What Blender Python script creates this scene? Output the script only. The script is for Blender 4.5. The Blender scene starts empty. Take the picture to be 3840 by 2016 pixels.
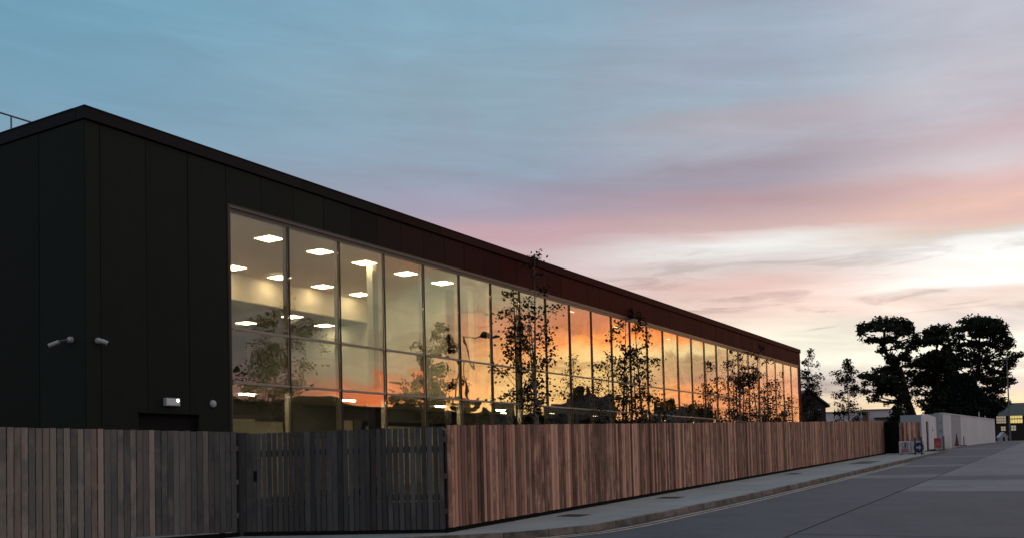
import bpy, bmesh, math, random
from mathutils import Vector, Matrix
random.seed(7)
rnd = random.random
def U(a, b): return a + (b - a) * rnd()
C = bpy.context.scene.collection
sc = bpy.context.scene

# ------------------------------------------------------------------ camera
EYE = 1.67
FPX, PCX, PCY = 3600.0, 1920.0, 1579.0
TILT, ROLL = math.atan(.042), -.025
cam_d = bpy.data.cameras.new('camera'); cam = bpy.data.objects.new('camera', cam_d); C.objects.link(cam)
CR = Matrix.Rotation(math.pi/2 + TILT, 3, 'X') @ Matrix.Rotation(ROLL, 3, 'Z')
cam.matrix_world = Matrix.Translation((0, 0, EYE)) @ CR.to_4x4()
cam_d.sensor_width = 36; cam_d.lens = 36*FPX/3840; cam_d.shift_y = (PCY - 1008)/3840
cam_d.clip_end = 4000; cam_d.clip_start = .1
sc.camera = cam
# ------------------------------------------------------------------ render / exposure
sc.view_settings.view_transform = 'Standard'; sc.view_settings.look = 'None'
sc.view_settings.exposure = 0; sc.view_settings.gamma = 1
sc.cycles.max_bounces = 8; sc.cycles.transparent_max_bounces = 24
sc.cycles.diffuse_bounces = 3; sc.cycles.glossy_bounces = 4
sc.cycles.sample_clamp_indirect = 6; sc.cycles.use_denoising = True

# ------------------------------------------------------------------ survey helpers
def ray(px, py): return CR @ Vector(((px - PCX)/FPX, -(py - PCY)/FPX, -1))
def at(px, py, Y):
    d = ray(px, py); return Vector((0, 0, EYE)) + d*(Y/d.y)
def lin(c):
    c = c/255.0
    return c/12.92 if c <= .04045 else ((c + .055)/1.055)**2.4
def L3(r, g, b): return (lin(r), lin(g), lin(b))

# ------------------------------------------------------------------ sky (world)
world = bpy.data.worlds.new('World'); sc.world = world; world.use_nodes = True
wt = world.node_tree; wn = wt.nodes; wl = wt.links; wn.clear()
def N(t, kind, **kw):
    n = t.nodes.new(kind)
    for k, v in kw.items():
        if k.startswith('i_'):
            key = k[2:]; key = int(key) if key.isdigit() else key
            n.inputs[key].default_value = v
        else: setattr(n, k, v)
    return n
def M(t, op, a, b=None, c=None, clamp=False):
    n = t.nodes.new('ShaderNodeMath'); n.operation = op; n.use_clamp = clamp
    for i, v in enumerate((a, b, c)):
        if v is None: continue
        if isinstance(v, (int, float)): n.inputs[i].default_value = v
        else: t.links.new(v, n.inputs[i])
    return n.outputs[0]
def mixc(t, f, a, b, mode='MIX'):
    n = t.nodes.new('ShaderNodeMix'); n.data_type = 'RGBA'; n.blend_type = mode; n.clamp_factor = True
    for sock, v in ((n.inputs['Factor'], f), (n.inputs['A'], a), (n.inputs['B'], b)):
        if isinstance(v, (int, float)): sock.default_value = v
        elif isinstance(v, tuple): sock.default_value = v if len(v) == 4 else (*v, 1)
        else: t.links.new(v, sock)
    return n.outputs['Result']
def ss(t, x, a, b):
    n = t.nodes.new('ShaderNodeMapRange'); n.interpolation_type = 'SMOOTHSTEP'
    t.links.new(x, n.inputs[0]); n.inputs[1].default_value = a; n.inputs[2].default_value = b
    return n.outputs[0]
SUN_AZ = 55.0      # where the sun has gone down, degrees to the right of the view axis
tc = N(wt, 'ShaderNodeTexCoord'); dirn = tc.outputs['Generated']
sep = N(wt, 'ShaderNodeSeparateXYZ'); wl.new(dirn, sep.inputs[0])
DX, DY, DZ = sep.outputs
el = M(wt, 'MULTIPLY', M(wt, 'ARCSINE', DZ), 180/math.pi)
s_az, c_az = math.sin(math.radians(SUN_AZ)), math.cos(math.radians(SUN_AZ))
dsun = M(wt, 'ADD', M(wt, 'MULTIPLY', DX, s_az), M(wt, 'MULTIPLY', DY, c_az))
dside = M(wt, 'SUBTRACT', M(wt, 'MULTIPLY', DX, c_az), M(wt, 'MULTIPLY', DY, s_az))
daz = M(wt, 'MULTIPLY', M(wt, 'ARCTAN2', dside, dsun), 180/math.pi)      # azimuth from the sunset, right positive
# cloud sheet coordinates: the direction hits a layer overhead, so bands flatten to the horizon
hz = M(wt, 'ADD', M(wt, 'MAXIMUM', DZ, 0.0), .16)
cx = M(wt, 'DIVIDE', dside, hz); cy = M(wt, 'DIVIDE', dsun, hz)
elc = M(wt, 'ADD', el, M(wt, 'MULTIPLY', M(wt, 'ADD', daz, 45.0), .075))
comb = N(wt, 'ShaderNodeCombineXYZ'); wl.new(M(wt, 'MULTIPLY', daz, .030), comb.inputs[0]); wl.new(M(wt, 'MULTIPLY', elc, .17), comb.inputs[1])
n1 = N(wt, 'ShaderNodeTexNoise', i_Scale=1.0, i_Detail=6.0, i_Roughness=.55, i_Distortion=.5); wl.new(comb.outputs[0], n1.inputs['Vector'])
comb2 = N(wt, 'ShaderNodeCombineXYZ'); wl.new(M(wt, 'MULTIPLY', daz, .075), comb2.inputs[0]); wl.new(M(wt, 'MULTIPLY', elc, .62), comb2.inputs[1]); comb2.inputs[2].default_value = 3.7
n2 = N(wt, 'ShaderNodeTexNoise', i_Scale=1.0, i_Detail=7.0, i_Roughness=.58, i_Distortion=.6); wl.new(comb2.outputs[0], n2.inputs['Vector'])
comb3 = N(wt, 'ShaderNodeCombineXYZ'); wl.new(cx, comb3.inputs[0]); wl.new(cy, comb3.inputs[1])
n3 = N(wt, 'ShaderNodeTexNoise', i_Scale=.9, i_Detail=5.0, i_Roughness=.6, i_Distortion=.4); wl.new(comb3.outputs[0], n3.inputs['Vector'])
warp = M(wt, 'ADD', M(wt, 'MULTIPLY', M(wt, 'SUBTRACT', n1.outputs[0], .5), 2.6), M(wt, 'MULTIPLY', M(wt, 'SUBTRACT', n2.outputs[0], .5), 1.7))
warp = M(wt, 'MULTIPLY', warp, ss(wt, el, 1, 12))
elw = M(wt, 'ADD', el, warp)
pos = M(wt, 'DIVIDE', M(wt, 'ADD', elw, 2.0), 62.0, clamp=True)
SKYK = 4.0
def skyramp(stops):
    r = wt.nodes.new('ShaderNodeValToRGB'); wl.new(pos, r.inputs[0]); r.color_ramp.interpolation = 'B_SPLINE' if False else 'EASE'
    e = r.color_ramp.elements
    stops = sorted(stops)
    while len(e) < len(stops): e.new(.5)
    for i, (a, c) in enumerate(stops):
        e[i].position = (a + 2)/62; e[i].color = (c[0]/SKYK, c[1]/SKYK, c[2]/SKYK, 1)
    return r.outputs[0]
def S(*c): return L3(*c)
def X(k, *c): return tuple(k*v for v in L3(*c))
cols = [
 (-180, [(0, S(150,140,145)), (6, S(172,158,162)), (14, S(160,158,168)), (30, S(148,156,170)), (60, S(138,152,170))]),
 (-110, [(0, S(150,140,148)), (7, S(170,156,165)), (14, S(140,154,170)), (30, S(118,148,170)), (60, S(125,148,170))]),
 (-83, [(0, S(170,140,130)), (6, S(176,156,164)), (12, S(150,158,176)), (17, S(128,162,182)), (21, S(116,157,180)), (26, S(112,160,184)), (60, S(100,138,168))]),
 (-55, [(0, S(240,205,170)), (6, S(236,214,206)), (10, S(232,210,206)), (12, S(206,184,186)), (13.2, S(200,166,174)), (15, S(164,158,176)), (17.5, S(146,164,182)), (21, S(144,168,184)), (26, S(134,168,188)), (60, S(108,142,168))]),
 (-41, [(0, S(255,226,165)), (2.6, S(246,220,186)), (4.2, S(214,204,196)), (6.4, X(1.05,250,244,222)), (8.4, S(248,218,204)), (9.6, S(240,205,196)), (10.6, S(226,214,210)), (12.2, S(240,240,236)), (12.8, S(224,205,202)), (13.1, S(206,178,175)), (15, S(184,158,166)), (16, S(165,158,171)), (17.6, S(172,178,190)), (19, S(178,178,188)), (20.4, S(162,180,195)), (23, S(158,176,194)), (26, S(156,172,190)), (60, S(140,160,180))]),
 (-27, [(0, X(1.15,255,222,150)), (2.4, X(1.05,250,222,176)), (3.6, S(236,218,202)), (5.4, X(1.3,255,250,226)), (6.8, S(236,222,214)), (8, X(1.05,250,226,214)), (9.2, X(1.08,255,252,244)), (11.0, X(1.02,255,253,248)), (11.4, S(224,216,208)), (11.8, S(230,200,184)), (12.6, S(228,190,180)), (13.2, S(238,198,184)), (14.2, S(224,188,184)), (15.5, S(215,204,208)), (16.8, S(206,188,194)), (18.4, S(198,193,202)), (22, S(188,189,200)), (30, S(176,182,198)), (60, S(150,164,182))]),
 (-9, [(0, X(1.8,255,196,120)), (2.7, X(1.9,245,165,110)), (4, X(1.9,225,160,125)), (5.3, X(1.9,240,196,150)), (7, X(1.7,245,190,140)), (9, X(1.6,240,150,110)), (12, X(1.2,235,180,150)), (16, S(235,205,190)), (28, S(222,210,208)), (60, S(165,172,186))]),
 (-4, [(0, X(2.4,255,170,90)), (2.9, X(2.4,235,150,100)), (3.9, X(2.5,248,160,92)), (4.6, X(2.3,180,132,104)), (5.4, X(2.3,188,150,112)), (6.3, X(2.4,228,205,150)), (7.2, X(2.5,248,150,82)), (9, X(2.2,250,150,90)), (12, X(1.2,225,170,140)), (18, S(235,208,195)), (28, S(226,212,208)), (60, S(168,174,187))]),
 (2, [(0, X(2.8,255,160,80)), (3, X(2.9,240,180,110)), (4.5, X(2.9,238,200,130)), (6, X(3.0,242,204,138)), (7.2, X(3.1,252,155,76)), (8.2, X(2.6,215,135,100)), (9.3, X(2.2,190,145,120)), (13, X(1.4,210,175,150)), (20, S(235,215,200)), (60, S(170,175,187))]),
 (6.5, [(0, X(3.0,250,180,100)), (3.5, X(3.1,238,196,125)), (5, X(3.1,236,190,125)), (6.6, X(3.1,230,160,100)), (7.8, X(3.0,210,145,108)), (9.5, X(2.4,180,168,138)), (13, X(1.6,185,170,150)), (20, S(232,215,203)), (60, S(170,175,187))]),
 (12.5, [(0, X(3.0,250,160,90)), (3.4, X(3.3,240,160,92)), (4.2, X(3.4,228,116,62)), (5.0, X(3.0,210,112,70)), (5.6, X(2.2,176,148,120)), (7.4, X(2.0,168,160,134)), (10.5, X(1.5,150,158,140)), (11.8, X(1.3,165,125,105)), (14, S(190,178,168)), (22, S(232,214,203)), (60, S(168,174,187))]),
 (15.8, [(0, X(2.6,220,170,110)), (3.4, X(3.0,225,150,95)), (4.0, X(3.1,208,100,56)), (4.8, X(2.6,175,92,62)), (5.5, X(1.8,145,136,118)), (8, X(1.5,130,135,122)), (11, X(1.2,140,130,118)), (15, S(160,155,155)), (24, S(230,210,202)), (60, S(168,174,187))]),
 (20.5, [(0, X(2.0,190,150,120)), (3.4, X(2.0,170,125,110)), (5, X(1.8,140,110,108)), (7, X(1.4,110,108,108)), (12, X(1.1,120,122,124)), (22, S(215,200,198)), (60, S(168,174,187))]),
 (60, [(0, S(215,175,160)), (9, S(205,178,175)), (18, S(200,188,192)), (34, S(185,185,195)), (60, S(160,170,186))]),
 (110, [(0, S(175,160,160)), (8, S(182,166,170)), (20, S(168,166,174)), (60, S(146,158,176))]),
 (180, [(0, S(150,140,145)), (6, S(172,158,162)), (14, S(160,158,168)), (30, S(148,156,170)), (60, S(138,152,170))]),
]
def soften(c):
    l = .3*c[0]+.6*c[1]+.1*c[2]; return tuple((l + (v-l)*.96)*.93 for v in c)
cols = [(a, [(e_, soften(c)) if (-10 < a < 22 and e_ < 13) else (e_, c) for e_, c in st_]) for a, st_ in cols]
cur = skyramp(cols[0][1])
for k in range(1, len(cols)):
    cur = mixc(wt, ss(wt, daz, cols[k-1][0], cols[k][0]), cur, skyramp(cols[k][1]))
# thin streaky cloud, brightening and dimming the sheet
streak = M(wt, 'ADD', 1.0, M(wt, 'MULTIPLY', M(wt, 'SUBTRACT', n2.outputs[0], .5), M(wt, 'ADD', .35, M(wt, 'MULTIPLY', ss(wt, el, 13, 8), .75))))
str3 = M(wt, 'ADD', .92, M(wt, 'MULTIPLY', n3.outputs[0], .16))
mul = M(wt, 'MULTIPLY', streak, str3)
cc = N(wt, 'ShaderNodeCombineColor'); 
for i in range(3): wl.new(mul, cc.inputs[i])
cur = mixc(wt, 1.0, cur, cc.outputs[0], 'MULTIPLY')
# broken wisps low down, soft mauve blotches higher up
cb4 = N(wt, 'ShaderNodeCombineXYZ'); wl.new(M(wt, 'MULTIPLY', daz, .12), cb4.inputs[0]); wl.new(M(wt, 'MULTIPLY', M(wt, 'ADD', el, M(wt, 'MULTIPLY', daz, .02)), .95), cb4.inputs[1]); cb4.inputs[2].default_value = 9.1
n4 = N(wt, 'ShaderNodeTexNoise', i_Scale=1.0, i_Detail=9.0, i_Roughness=.62, i_Distortion=.9); wl.new(cb4.outputs[0], n4.inputs['Vector'])
wisp = M(wt, 'MULTIPLY', ss(wt, M(wt, 'ADD', n4.outputs[0], M(wt, 'MULTIPLY', ss(wt, daz, -30, -8), .05)), .50, .66), M(wt, 'MULTIPLY', ss(wt, el, 14, 9), .62))
cur = mixc(wt, wisp, cur, mixc(wt, 1.0, cur, (.60, .54, .56), 'MULTIPLY'))
cb5 = N(wt, 'ShaderNodeCombineXYZ'); wl.new(M(wt, 'MULTIPLY', daz, .07), cb5.inputs[0]); wl.new(M(wt, 'MULTIPLY', elc, .21), cb5.inputs[1]); cb5.inputs[2].default_value = 21.4
n5 = N(wt, 'ShaderNodeTexNoise', i_Scale=1.0, i_Detail=7.0, i_Roughness=.6, i_Distortion=.5); wl.new(cb5.outputs[0], n5.inputs['Vector'])
blot = M(wt, 'MULTIPLY', ss(wt, n5.outputs[0], .48, .68), M(wt, 'MULTIPLY', ss(wt, el, 13, 18), .38))
cur = mixc(wt, blot, cur, mixc(wt, 1.0, cur, (1.02, .80, .82), 'MULTIPLY'))
blot2 = M(wt, 'MULTIPLY', ss(wt, n5.outputs[0], .50, .32), M(wt, 'MULTIPLY', ss(wt, el, 13, 18), .30))
cur = mixc(wt, blot2, cur, mixc(wt, 1.0, cur, (1.10, 1.16, 1.14), 'MULTIPLY'))
# below the horizon: dull ground tone, never seen
cur = mixc(wt, ss(wt, el, -6, -1), (.02, .02, .022), cur)
bg = N(wt, 'ShaderNodeBackground', i_Strength=SKYK); wl.new(cur, bg.inputs[0])
wo = N(wt, 'ShaderNodeOutputWorld'); wl.new(bg.outputs[0], wo.inputs[0])
world.cycles.sampling_method = 'MANUAL'; world.cycles.sample_map_resolution = 1024

# ------------------------------------------------------------------ materials
def mat(name):
    m = bpy.data.materials.new(name); m.use_nodes = True
    t = m.node_tree; t.nodes.clear()
    out = t.nodes.new('ShaderNodeOutputMaterial')
    return m, t, out
def simple(name, col, rough=.6, metal=0.0, spec=.5, var=.15, nscale=4.0, bump=0.0, objrand=0.0, stretch=(1, 1, 1), tint=None, col2=None, n2scale=.6):
    m, t, out = mat(name)
    p = N(t, 'ShaderNodeBsdfPrincipled'); p.inputs['Roughness'].default_value = rough; p.inputs['Metallic'].default_value = metal
    p.inputs['Specular IOR Level'].default_value = spec
    if tint: p.inputs['Specular Tint'].default_value = (*tint, 1)
    tcn = N(t, 'ShaderNodeTexCoord'); mp = N(t, 'ShaderNodeMapping'); mp.inputs['Scale'].default_value = stretch
    t.links.new(tcn.outputs['Object'], mp.inputs[0])
    oi = N(t, 'ShaderNodeObjectInfo')
    sh = N(t, 'ShaderNodeVectorMath', operation='ADD'); t.links.new(mp.outputs[0], sh.inputs[0])
    cb = N(t, 'ShaderNodeCombineXYZ')
    for i in range(3): t.links.new(M(t, 'MULTIPLY', oi.outputs['Random'], 37.0 + 11*i), cb.inputs[i])
    t.links.new(cb.outputs[0], sh.inputs[1])
    nz = N(t, 'ShaderNodeTexNoise', i_Scale=nscale, i_Detail=6.0, i_Roughness=.6); t.links.new(sh.outputs[0], nz.inputs['Vector'])
    f = M(t, 'ADD', 1 - var, M(t, 'MULTIPLY', nz.outputs[0], 2*var))
    if objrand: f = M(t, 'MULTIPLY', f, M(t, 'ADD', 1 - objrand, M(t, 'MULTIPLY', oi.outputs['Random'], 2*objrand)))
    cf = N(t, 'ShaderNodeCombineColor')
    for i in range(3): t.links.new(f, cf.inputs[i])
    base = (*col, 1)
    if col2:
        nb = N(t, 'ShaderNodeTexNoise', i_Scale=n2scale, i_Detail=4.0, i_Roughness=.65); t.links.new(sh.outputs[0], nb.inputs['Vector'])
        base = mixc(t, ss(t, nb.outputs[0], .42, .62), tuple(base), (*col2, 1))
    c = mixc(t, 1.0, base, cf.outputs[0], 'MULTIPLY'); t.links.new(c, p.inputs['Base Color'])
    t.links.new(M(t, 'ADD', rough - .08, M(t, 'MULTIPLY', nz.outputs[0], .16), clamp=True), p.inputs['Roughness'])
    if bump:
        b = N(t, 'ShaderNodeBump', i_Strength=bump, i_Distance=.02); t.links.new(nz.outputs[0], b.inputs['Height']); t.links.new(b.outputs[0], p.inputs['Normal'])
    t.links.new(p.outputs[0], out.inputs[0])
    return m
def timber(name, a, b, c, dark=.35):
    """weathered board: tone per board, long grain, stains"""
    m, t, out = mat(name)
    p = N(t, 'ShaderNodeBsdfPrincipled'); p.inputs['Roughness'].default_value = .75; p.inputs['Specular IOR Level'].default_value = .25
    tcn = N(t, 'ShaderNodeTexCoord'); oi = N(t, 'ShaderNodeObjectInfo'); ge = N(t, 'ShaderNodeNewGeometry')
    r0 = M(t, 'FRACT', M(t, 'ADD', M(t, 'MULTIPLY', oi.outputs['Random'], 7.31), M(t, 'MULTIPLY', ge.outputs['Random Per Island'], 5.17)))
    r1 = M(t, 'FRACT', M(t, 'MULTIPLY', r0, 17.7)); r2 = M(t, 'FRACT', M(t, 'MULTIPLY', r0, 93.3))
    cb = N(t, 'ShaderNodeCombineXYZ'); t.links.new(M(t, 'MULTIPLY', r0, 50), cb.inputs[0]); t.links.new(M(t, 'MULTIPLY', r1, 50), cb.inputs[1]); t.links.new(M(t, 'MULTIPLY', r2, 50), cb.inputs[2])
    mp = N(t, 'ShaderNodeMapping'); mp.inputs['Scale'].default_value = (30, 30, 1.6); t.links.new(tcn.outputs['Object'], mp.inputs[0])
    v = N(t, 'ShaderNodeVectorMath', operation='ADD'); t.links.new(mp.outputs[0], v.inputs[0]); t.links.new(cb.outputs[0], v.inputs[1])
    g = N(t, 'ShaderNodeTexNoise', i_Scale=1.5, i_Detail=5.0, i_Roughness=.6); t.links.new(v.outputs[0], g.inputs['Vector'])
    mp2 = N(t, 'ShaderNodeMapping'); mp2.inputs['Scale'].default_value = (1.5, 1.5, 1.3); t.links.new(tcn.outputs['Object'], mp2.inputs[0])
    v2 = N(t, 'ShaderNodeVectorMath', operation='ADD'); t.links.new(mp2.outputs[0], v2.inputs[0]); t.links.new(cb.outputs[0], v2.inputs[1])
    st = N(t, 'ShaderNodeTexNoise', i_Scale=1.3, i_Detail=4.0, i_Roughness=.65); t.links.new(v2.outputs[0], st.inputs['Vector'])
    base = mixc(t, ss(t, r0, .15, .85), (*a, 1), (*b, 1))
    base = mixc(t, ss(t, M(t, 'ADD', st.outputs[0], M(t, 'MULTIPLY', M(t, 'SUBTRACT', r1, .5), .35)), .40, .68), base, (*c, 1))
    f = M(t, 'MULTIPLY', M(t, 'ADD', .62, M(t, 'MULTIPLY', g.outputs[0], .76)), M(t, 'ADD', 1 - dark, M(t, 'MULTIPLY', M(t, 'POWER', r2, .9), 1.75*dark)))
    cf = N(t, 'ShaderNodeCombineColor')
    for i in range(3): t.links.new(f, cf.inputs[i])
    t.links.new(mixc(t, 1.0, base, cf.outputs[0], 'MULTIPLY'), p.inputs['Base Color'])
    bm = N(t, 'ShaderNodeBump', i_Strength=.35, i_Distance=.004); t.links.new(g.outputs[0], bm.inputs['Height']); t.links.new(bm.outputs[0], p.inputs['Normal'])
    t.links.new(p.outputs[0], out.inputs[0]); return m
def emis(name, col, k):
    m, t, out = mat(name); e = N(t, 'ShaderNodeEmission', i_Strength=k); e.inputs[0].default_value = (*col, 1)
    t.links.new(e.outputs[0], out.inputs[0]); return m
def glass(name, f0=.235, tint=(.88, .83, .68), wave=.0011):
    m, t, out = mat(name)
    ge = N(t, 'ShaderNodeNewGeometry'); oi = N(t, 'ShaderNodeObjectInfo'); tcn = N(t, 'ShaderNodeTexCoord')
    dt = N(t, 'ShaderNodeVectorMath', operation='DOT_PRODUCT'); t.links.new(ge.outputs['Incoming'], dt.inputs[0]); t.links.new(ge.outputs['Normal'], dt.inputs[1])
    c = M(t, 'ABSOLUTE', dt.outputs['Value'])
    fr = M(t, 'ADD', f0, M(t, 'MULTIPLY', 1 - f0, M(t, 'POWER', M(t, 'SUBTRACT', 1.0, c, clamp=True), 4.2)))
    gl = N(t, 'ShaderNodeBsdfGlossy'); gl.inputs['Roughness'].default_value = 0.0; gl.inputs[0].default_value = (1, .97, .93, 1)
    # slow waviness of float glass, different in every pane
    sh = N(t, 'ShaderNodeVectorMath', operation='ADD'); t.links.new(tcn.outputs['Object'], sh.inputs[0])
    cb = N(t, 'ShaderNodeCombineXYZ'); t.links.new(M(t, 'MULTIPLY', oi.outputs['Random'], 40), cb.inputs[1]); t.links.new(cb.outputs[0], sh.inputs[1])
    nz = N(t, 'ShaderNodeTexNoise', i_Scale=.55, i_Detail=1.0, i_Roughness=.3, i_Distortion=.8); t.links.new(sh.outputs[0], nz.inputs['Vector'])
    b = N(t, 'ShaderNodeBump', i_Strength=1.0, i_Distance=wave*10); t.links.new(nz.outputs[0], b.inputs['Height']); t.links.new(b.outputs[0], gl.inputs['Normal'])
    tr = N(t, 'ShaderNodeBsdfTransparent'); tr.inputs[0].default_value = (*tint, 1)
    mx = N(t, 'ShaderNodeMixShader'); t.links.new(fr, mx.inputs[0]); t.links.new(tr.outputs[0], mx.inputs[1]); t.links.new(gl.outputs[0], mx.inputs[2])
    t.links.new(mx.outputs[0], out.inputs[0]); return m

m_clad = simple('dark_rainscreen_panel', (.0165, .0220, .0175), .7, spec=.09, var=.25, nscale=2.2, objrand=.12, bump=.08)
m_glowclad = []  # panels redden along the front: reflected sunset painted into their colour
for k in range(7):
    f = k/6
    m_glowclad.append(simple('sunset_tint_panel_%d' % k, (.0150+.036*f, .0165-.0120*f, .0140-.0112*f), .7, spec=.08, var=.35, nscale=1.6, objrand=.22, bump=.05))
m_brown = simple('bronze_fascia_panel', (.034, .0042, .0026), .8, spec=.06, var=.25, nscale=1.4, objrand=.2, bump=.04, tint=(1, .22, .14))
m_cap = simple('dark_metal_coping', (.010, .010, .013), .6, spec=.12, var=.2, nscale=3)
m_frame = simple('black_aluminium', (.012, .011, .011), .35, spec=.5, var=.15)
m_fgrey = simple('grey_aluminium', (.34, .30, .25), .42, spec=.5, var=.15)
m_head = simple('bronze_aluminium', (.11, .10, .085), .45, spec=.4)
m_dark = simple('black_void', (.006, .006, .007), .8, spec=.2)
m_glass = glass('coated_glass')
m_ceil = simple('interior_ceiling', (.62, .47, .37), .9, var=.06, nscale=1)
m_yel = simple('yellow_painted_wall', (.78, .68, .52), .85, var=.05, nscale=.7)
m_pale = simple('pale_interior_wall', (.50, .50, .42), .85, var=.08, nscale=.8)
m_grey_i = simple('grey_interior_wall', (.09, .095, .085), .85, var=.1, nscale=.8)
m_floor = simple('interior_floor', (.16, .15, .13), .5, var=.15, nscale=1.5)
m_panel = emis('lit_ceiling_panel', (1, .93, .80), 24)
m_strip = emis('lit_strip_lamp', (1, .92, .75), 130)
m_spot = emis('dim_strip_lamp', (1, .92, .75), 4)
m_warmroom = emis('lit_lampshade', (1, .80, .35), 1.0)
m_woodC = timber('red_brown_timber', (.60, .335, .235), (.45, .235, .155), (.20, .115, .080), .66)
m_woodA = timber('grey_brown_timber', (.36, .275, .22), (.27, .235, .19), (.165, .158, .135), .30)
m_woodB = timber('stained_dimmed_timber', (.100, .098, .088), (.078, .078, .073), (.058, .060, .057), .45)  # gate stain; on the left fence's last boards it stands for dimming light
m_woodM = timber('dimmed_brown_timber', (.21, .178, .152), (.16, .148, .13), (.105, .104, .096), .35)  # left fence boards nearing the gate: dimming light painted as darker wood
m_plinth = simple('dark_plinth', (.014, .013, .011), .9, spec=.1, var=.3, nscale=6)
m_pave = simple('concrete_footpath', (.33, .35, .33), .85, var=.22, nscale=16, objrand=.07, bump=.25, col2=(.28, .30, .285), n2scale=.8)
m_kerb = simple('kerb_concrete', (.24, .20, .165), .85, var=.45, nscale=7, objrand=.2, bump=.35, col2=(.13, .115, .09), n2scale=2.5)
m_road = simple('road_concrete', (.082, .081, .088), .66, var=.32, nscale=26, objrand=.10, bump=.8, col2=(.060, .060, .066), n2scale=.55, spec=.5)
m_roadl = simple('pale_road_concrete', (.17, .168, .175), .66, var=.16, nscale=18, objrand=.10, bump=.3, col2=(.125, .125, .13), n2scale=.5)
m_tar = simple('joint_tar', (.010, .010, .011), .7, var=.2)
m_line = simple('worn_yellow_paint', (.55, .43, .30), .7, var=.45, nscale=9, bump=.1, col2=(.36, .29, .22), n2scale=3)
m_iron = simple('cast_iron', (.018, .018, .018), .6, var=.4, nscale=30, bump=.5)
m_ground = simple('dark_turf', (.020, .026, .014), .95, spec=.1, var=.4, nscale=3)
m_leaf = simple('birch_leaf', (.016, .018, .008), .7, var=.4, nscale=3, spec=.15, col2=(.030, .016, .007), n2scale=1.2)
m_bark = simple('birch_bark', (.16, .14, .12), .85, var=.5, nscale=9, bump=.3)
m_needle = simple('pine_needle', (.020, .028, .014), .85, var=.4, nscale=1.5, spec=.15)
m_pbark = simple('pine_bark', (.020, .014, .010), .95, var=.4, nscale=5, spec=.1, bump=.4)
m_white = simple('white_render', (.78, .76, .76), .85, var=.08, nscale=2, col2=(.70, .69, .69), n2scale=.5)
m_whgrey = simple('grey_render', (.42, .43, .44), .85, var=.07, nscale=2)
m_post = simple('galvanised_steel', (.16, .17, .17), .5, metal=.3, var=.15)
m_plast = simple('white_plastic', (.42, .45, .46), .5, var=.05)
m_red = simple('red_plastic', (.40, .045, .05), .6, var=.15)
m_blue = simple('dark_blue_print', (.012, .022, .05), .6, var=.1)
m_coneo = simple('cone_plastic', (.16, .035, .02), .6, var=.2)
m_box = simple('brown_board', (.19, .105, .055), .8, var=.15)
m_green = simple('green_metal_roof', (.045, .065, .050), .7, var=.15)
m_house = simple('dark_brick_wall', (.030, .022, .018), .9, var=.3, nscale=4)
m_slate = simple('roof_slate', (.030, .030, .033), .7, var=.3, nscale=4)
m_yroom = emis('lit_window', (1, .78, .26), .75)
m_yroom2 = emis('dim_lit_window', (1, .86, .60), .30)

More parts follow.
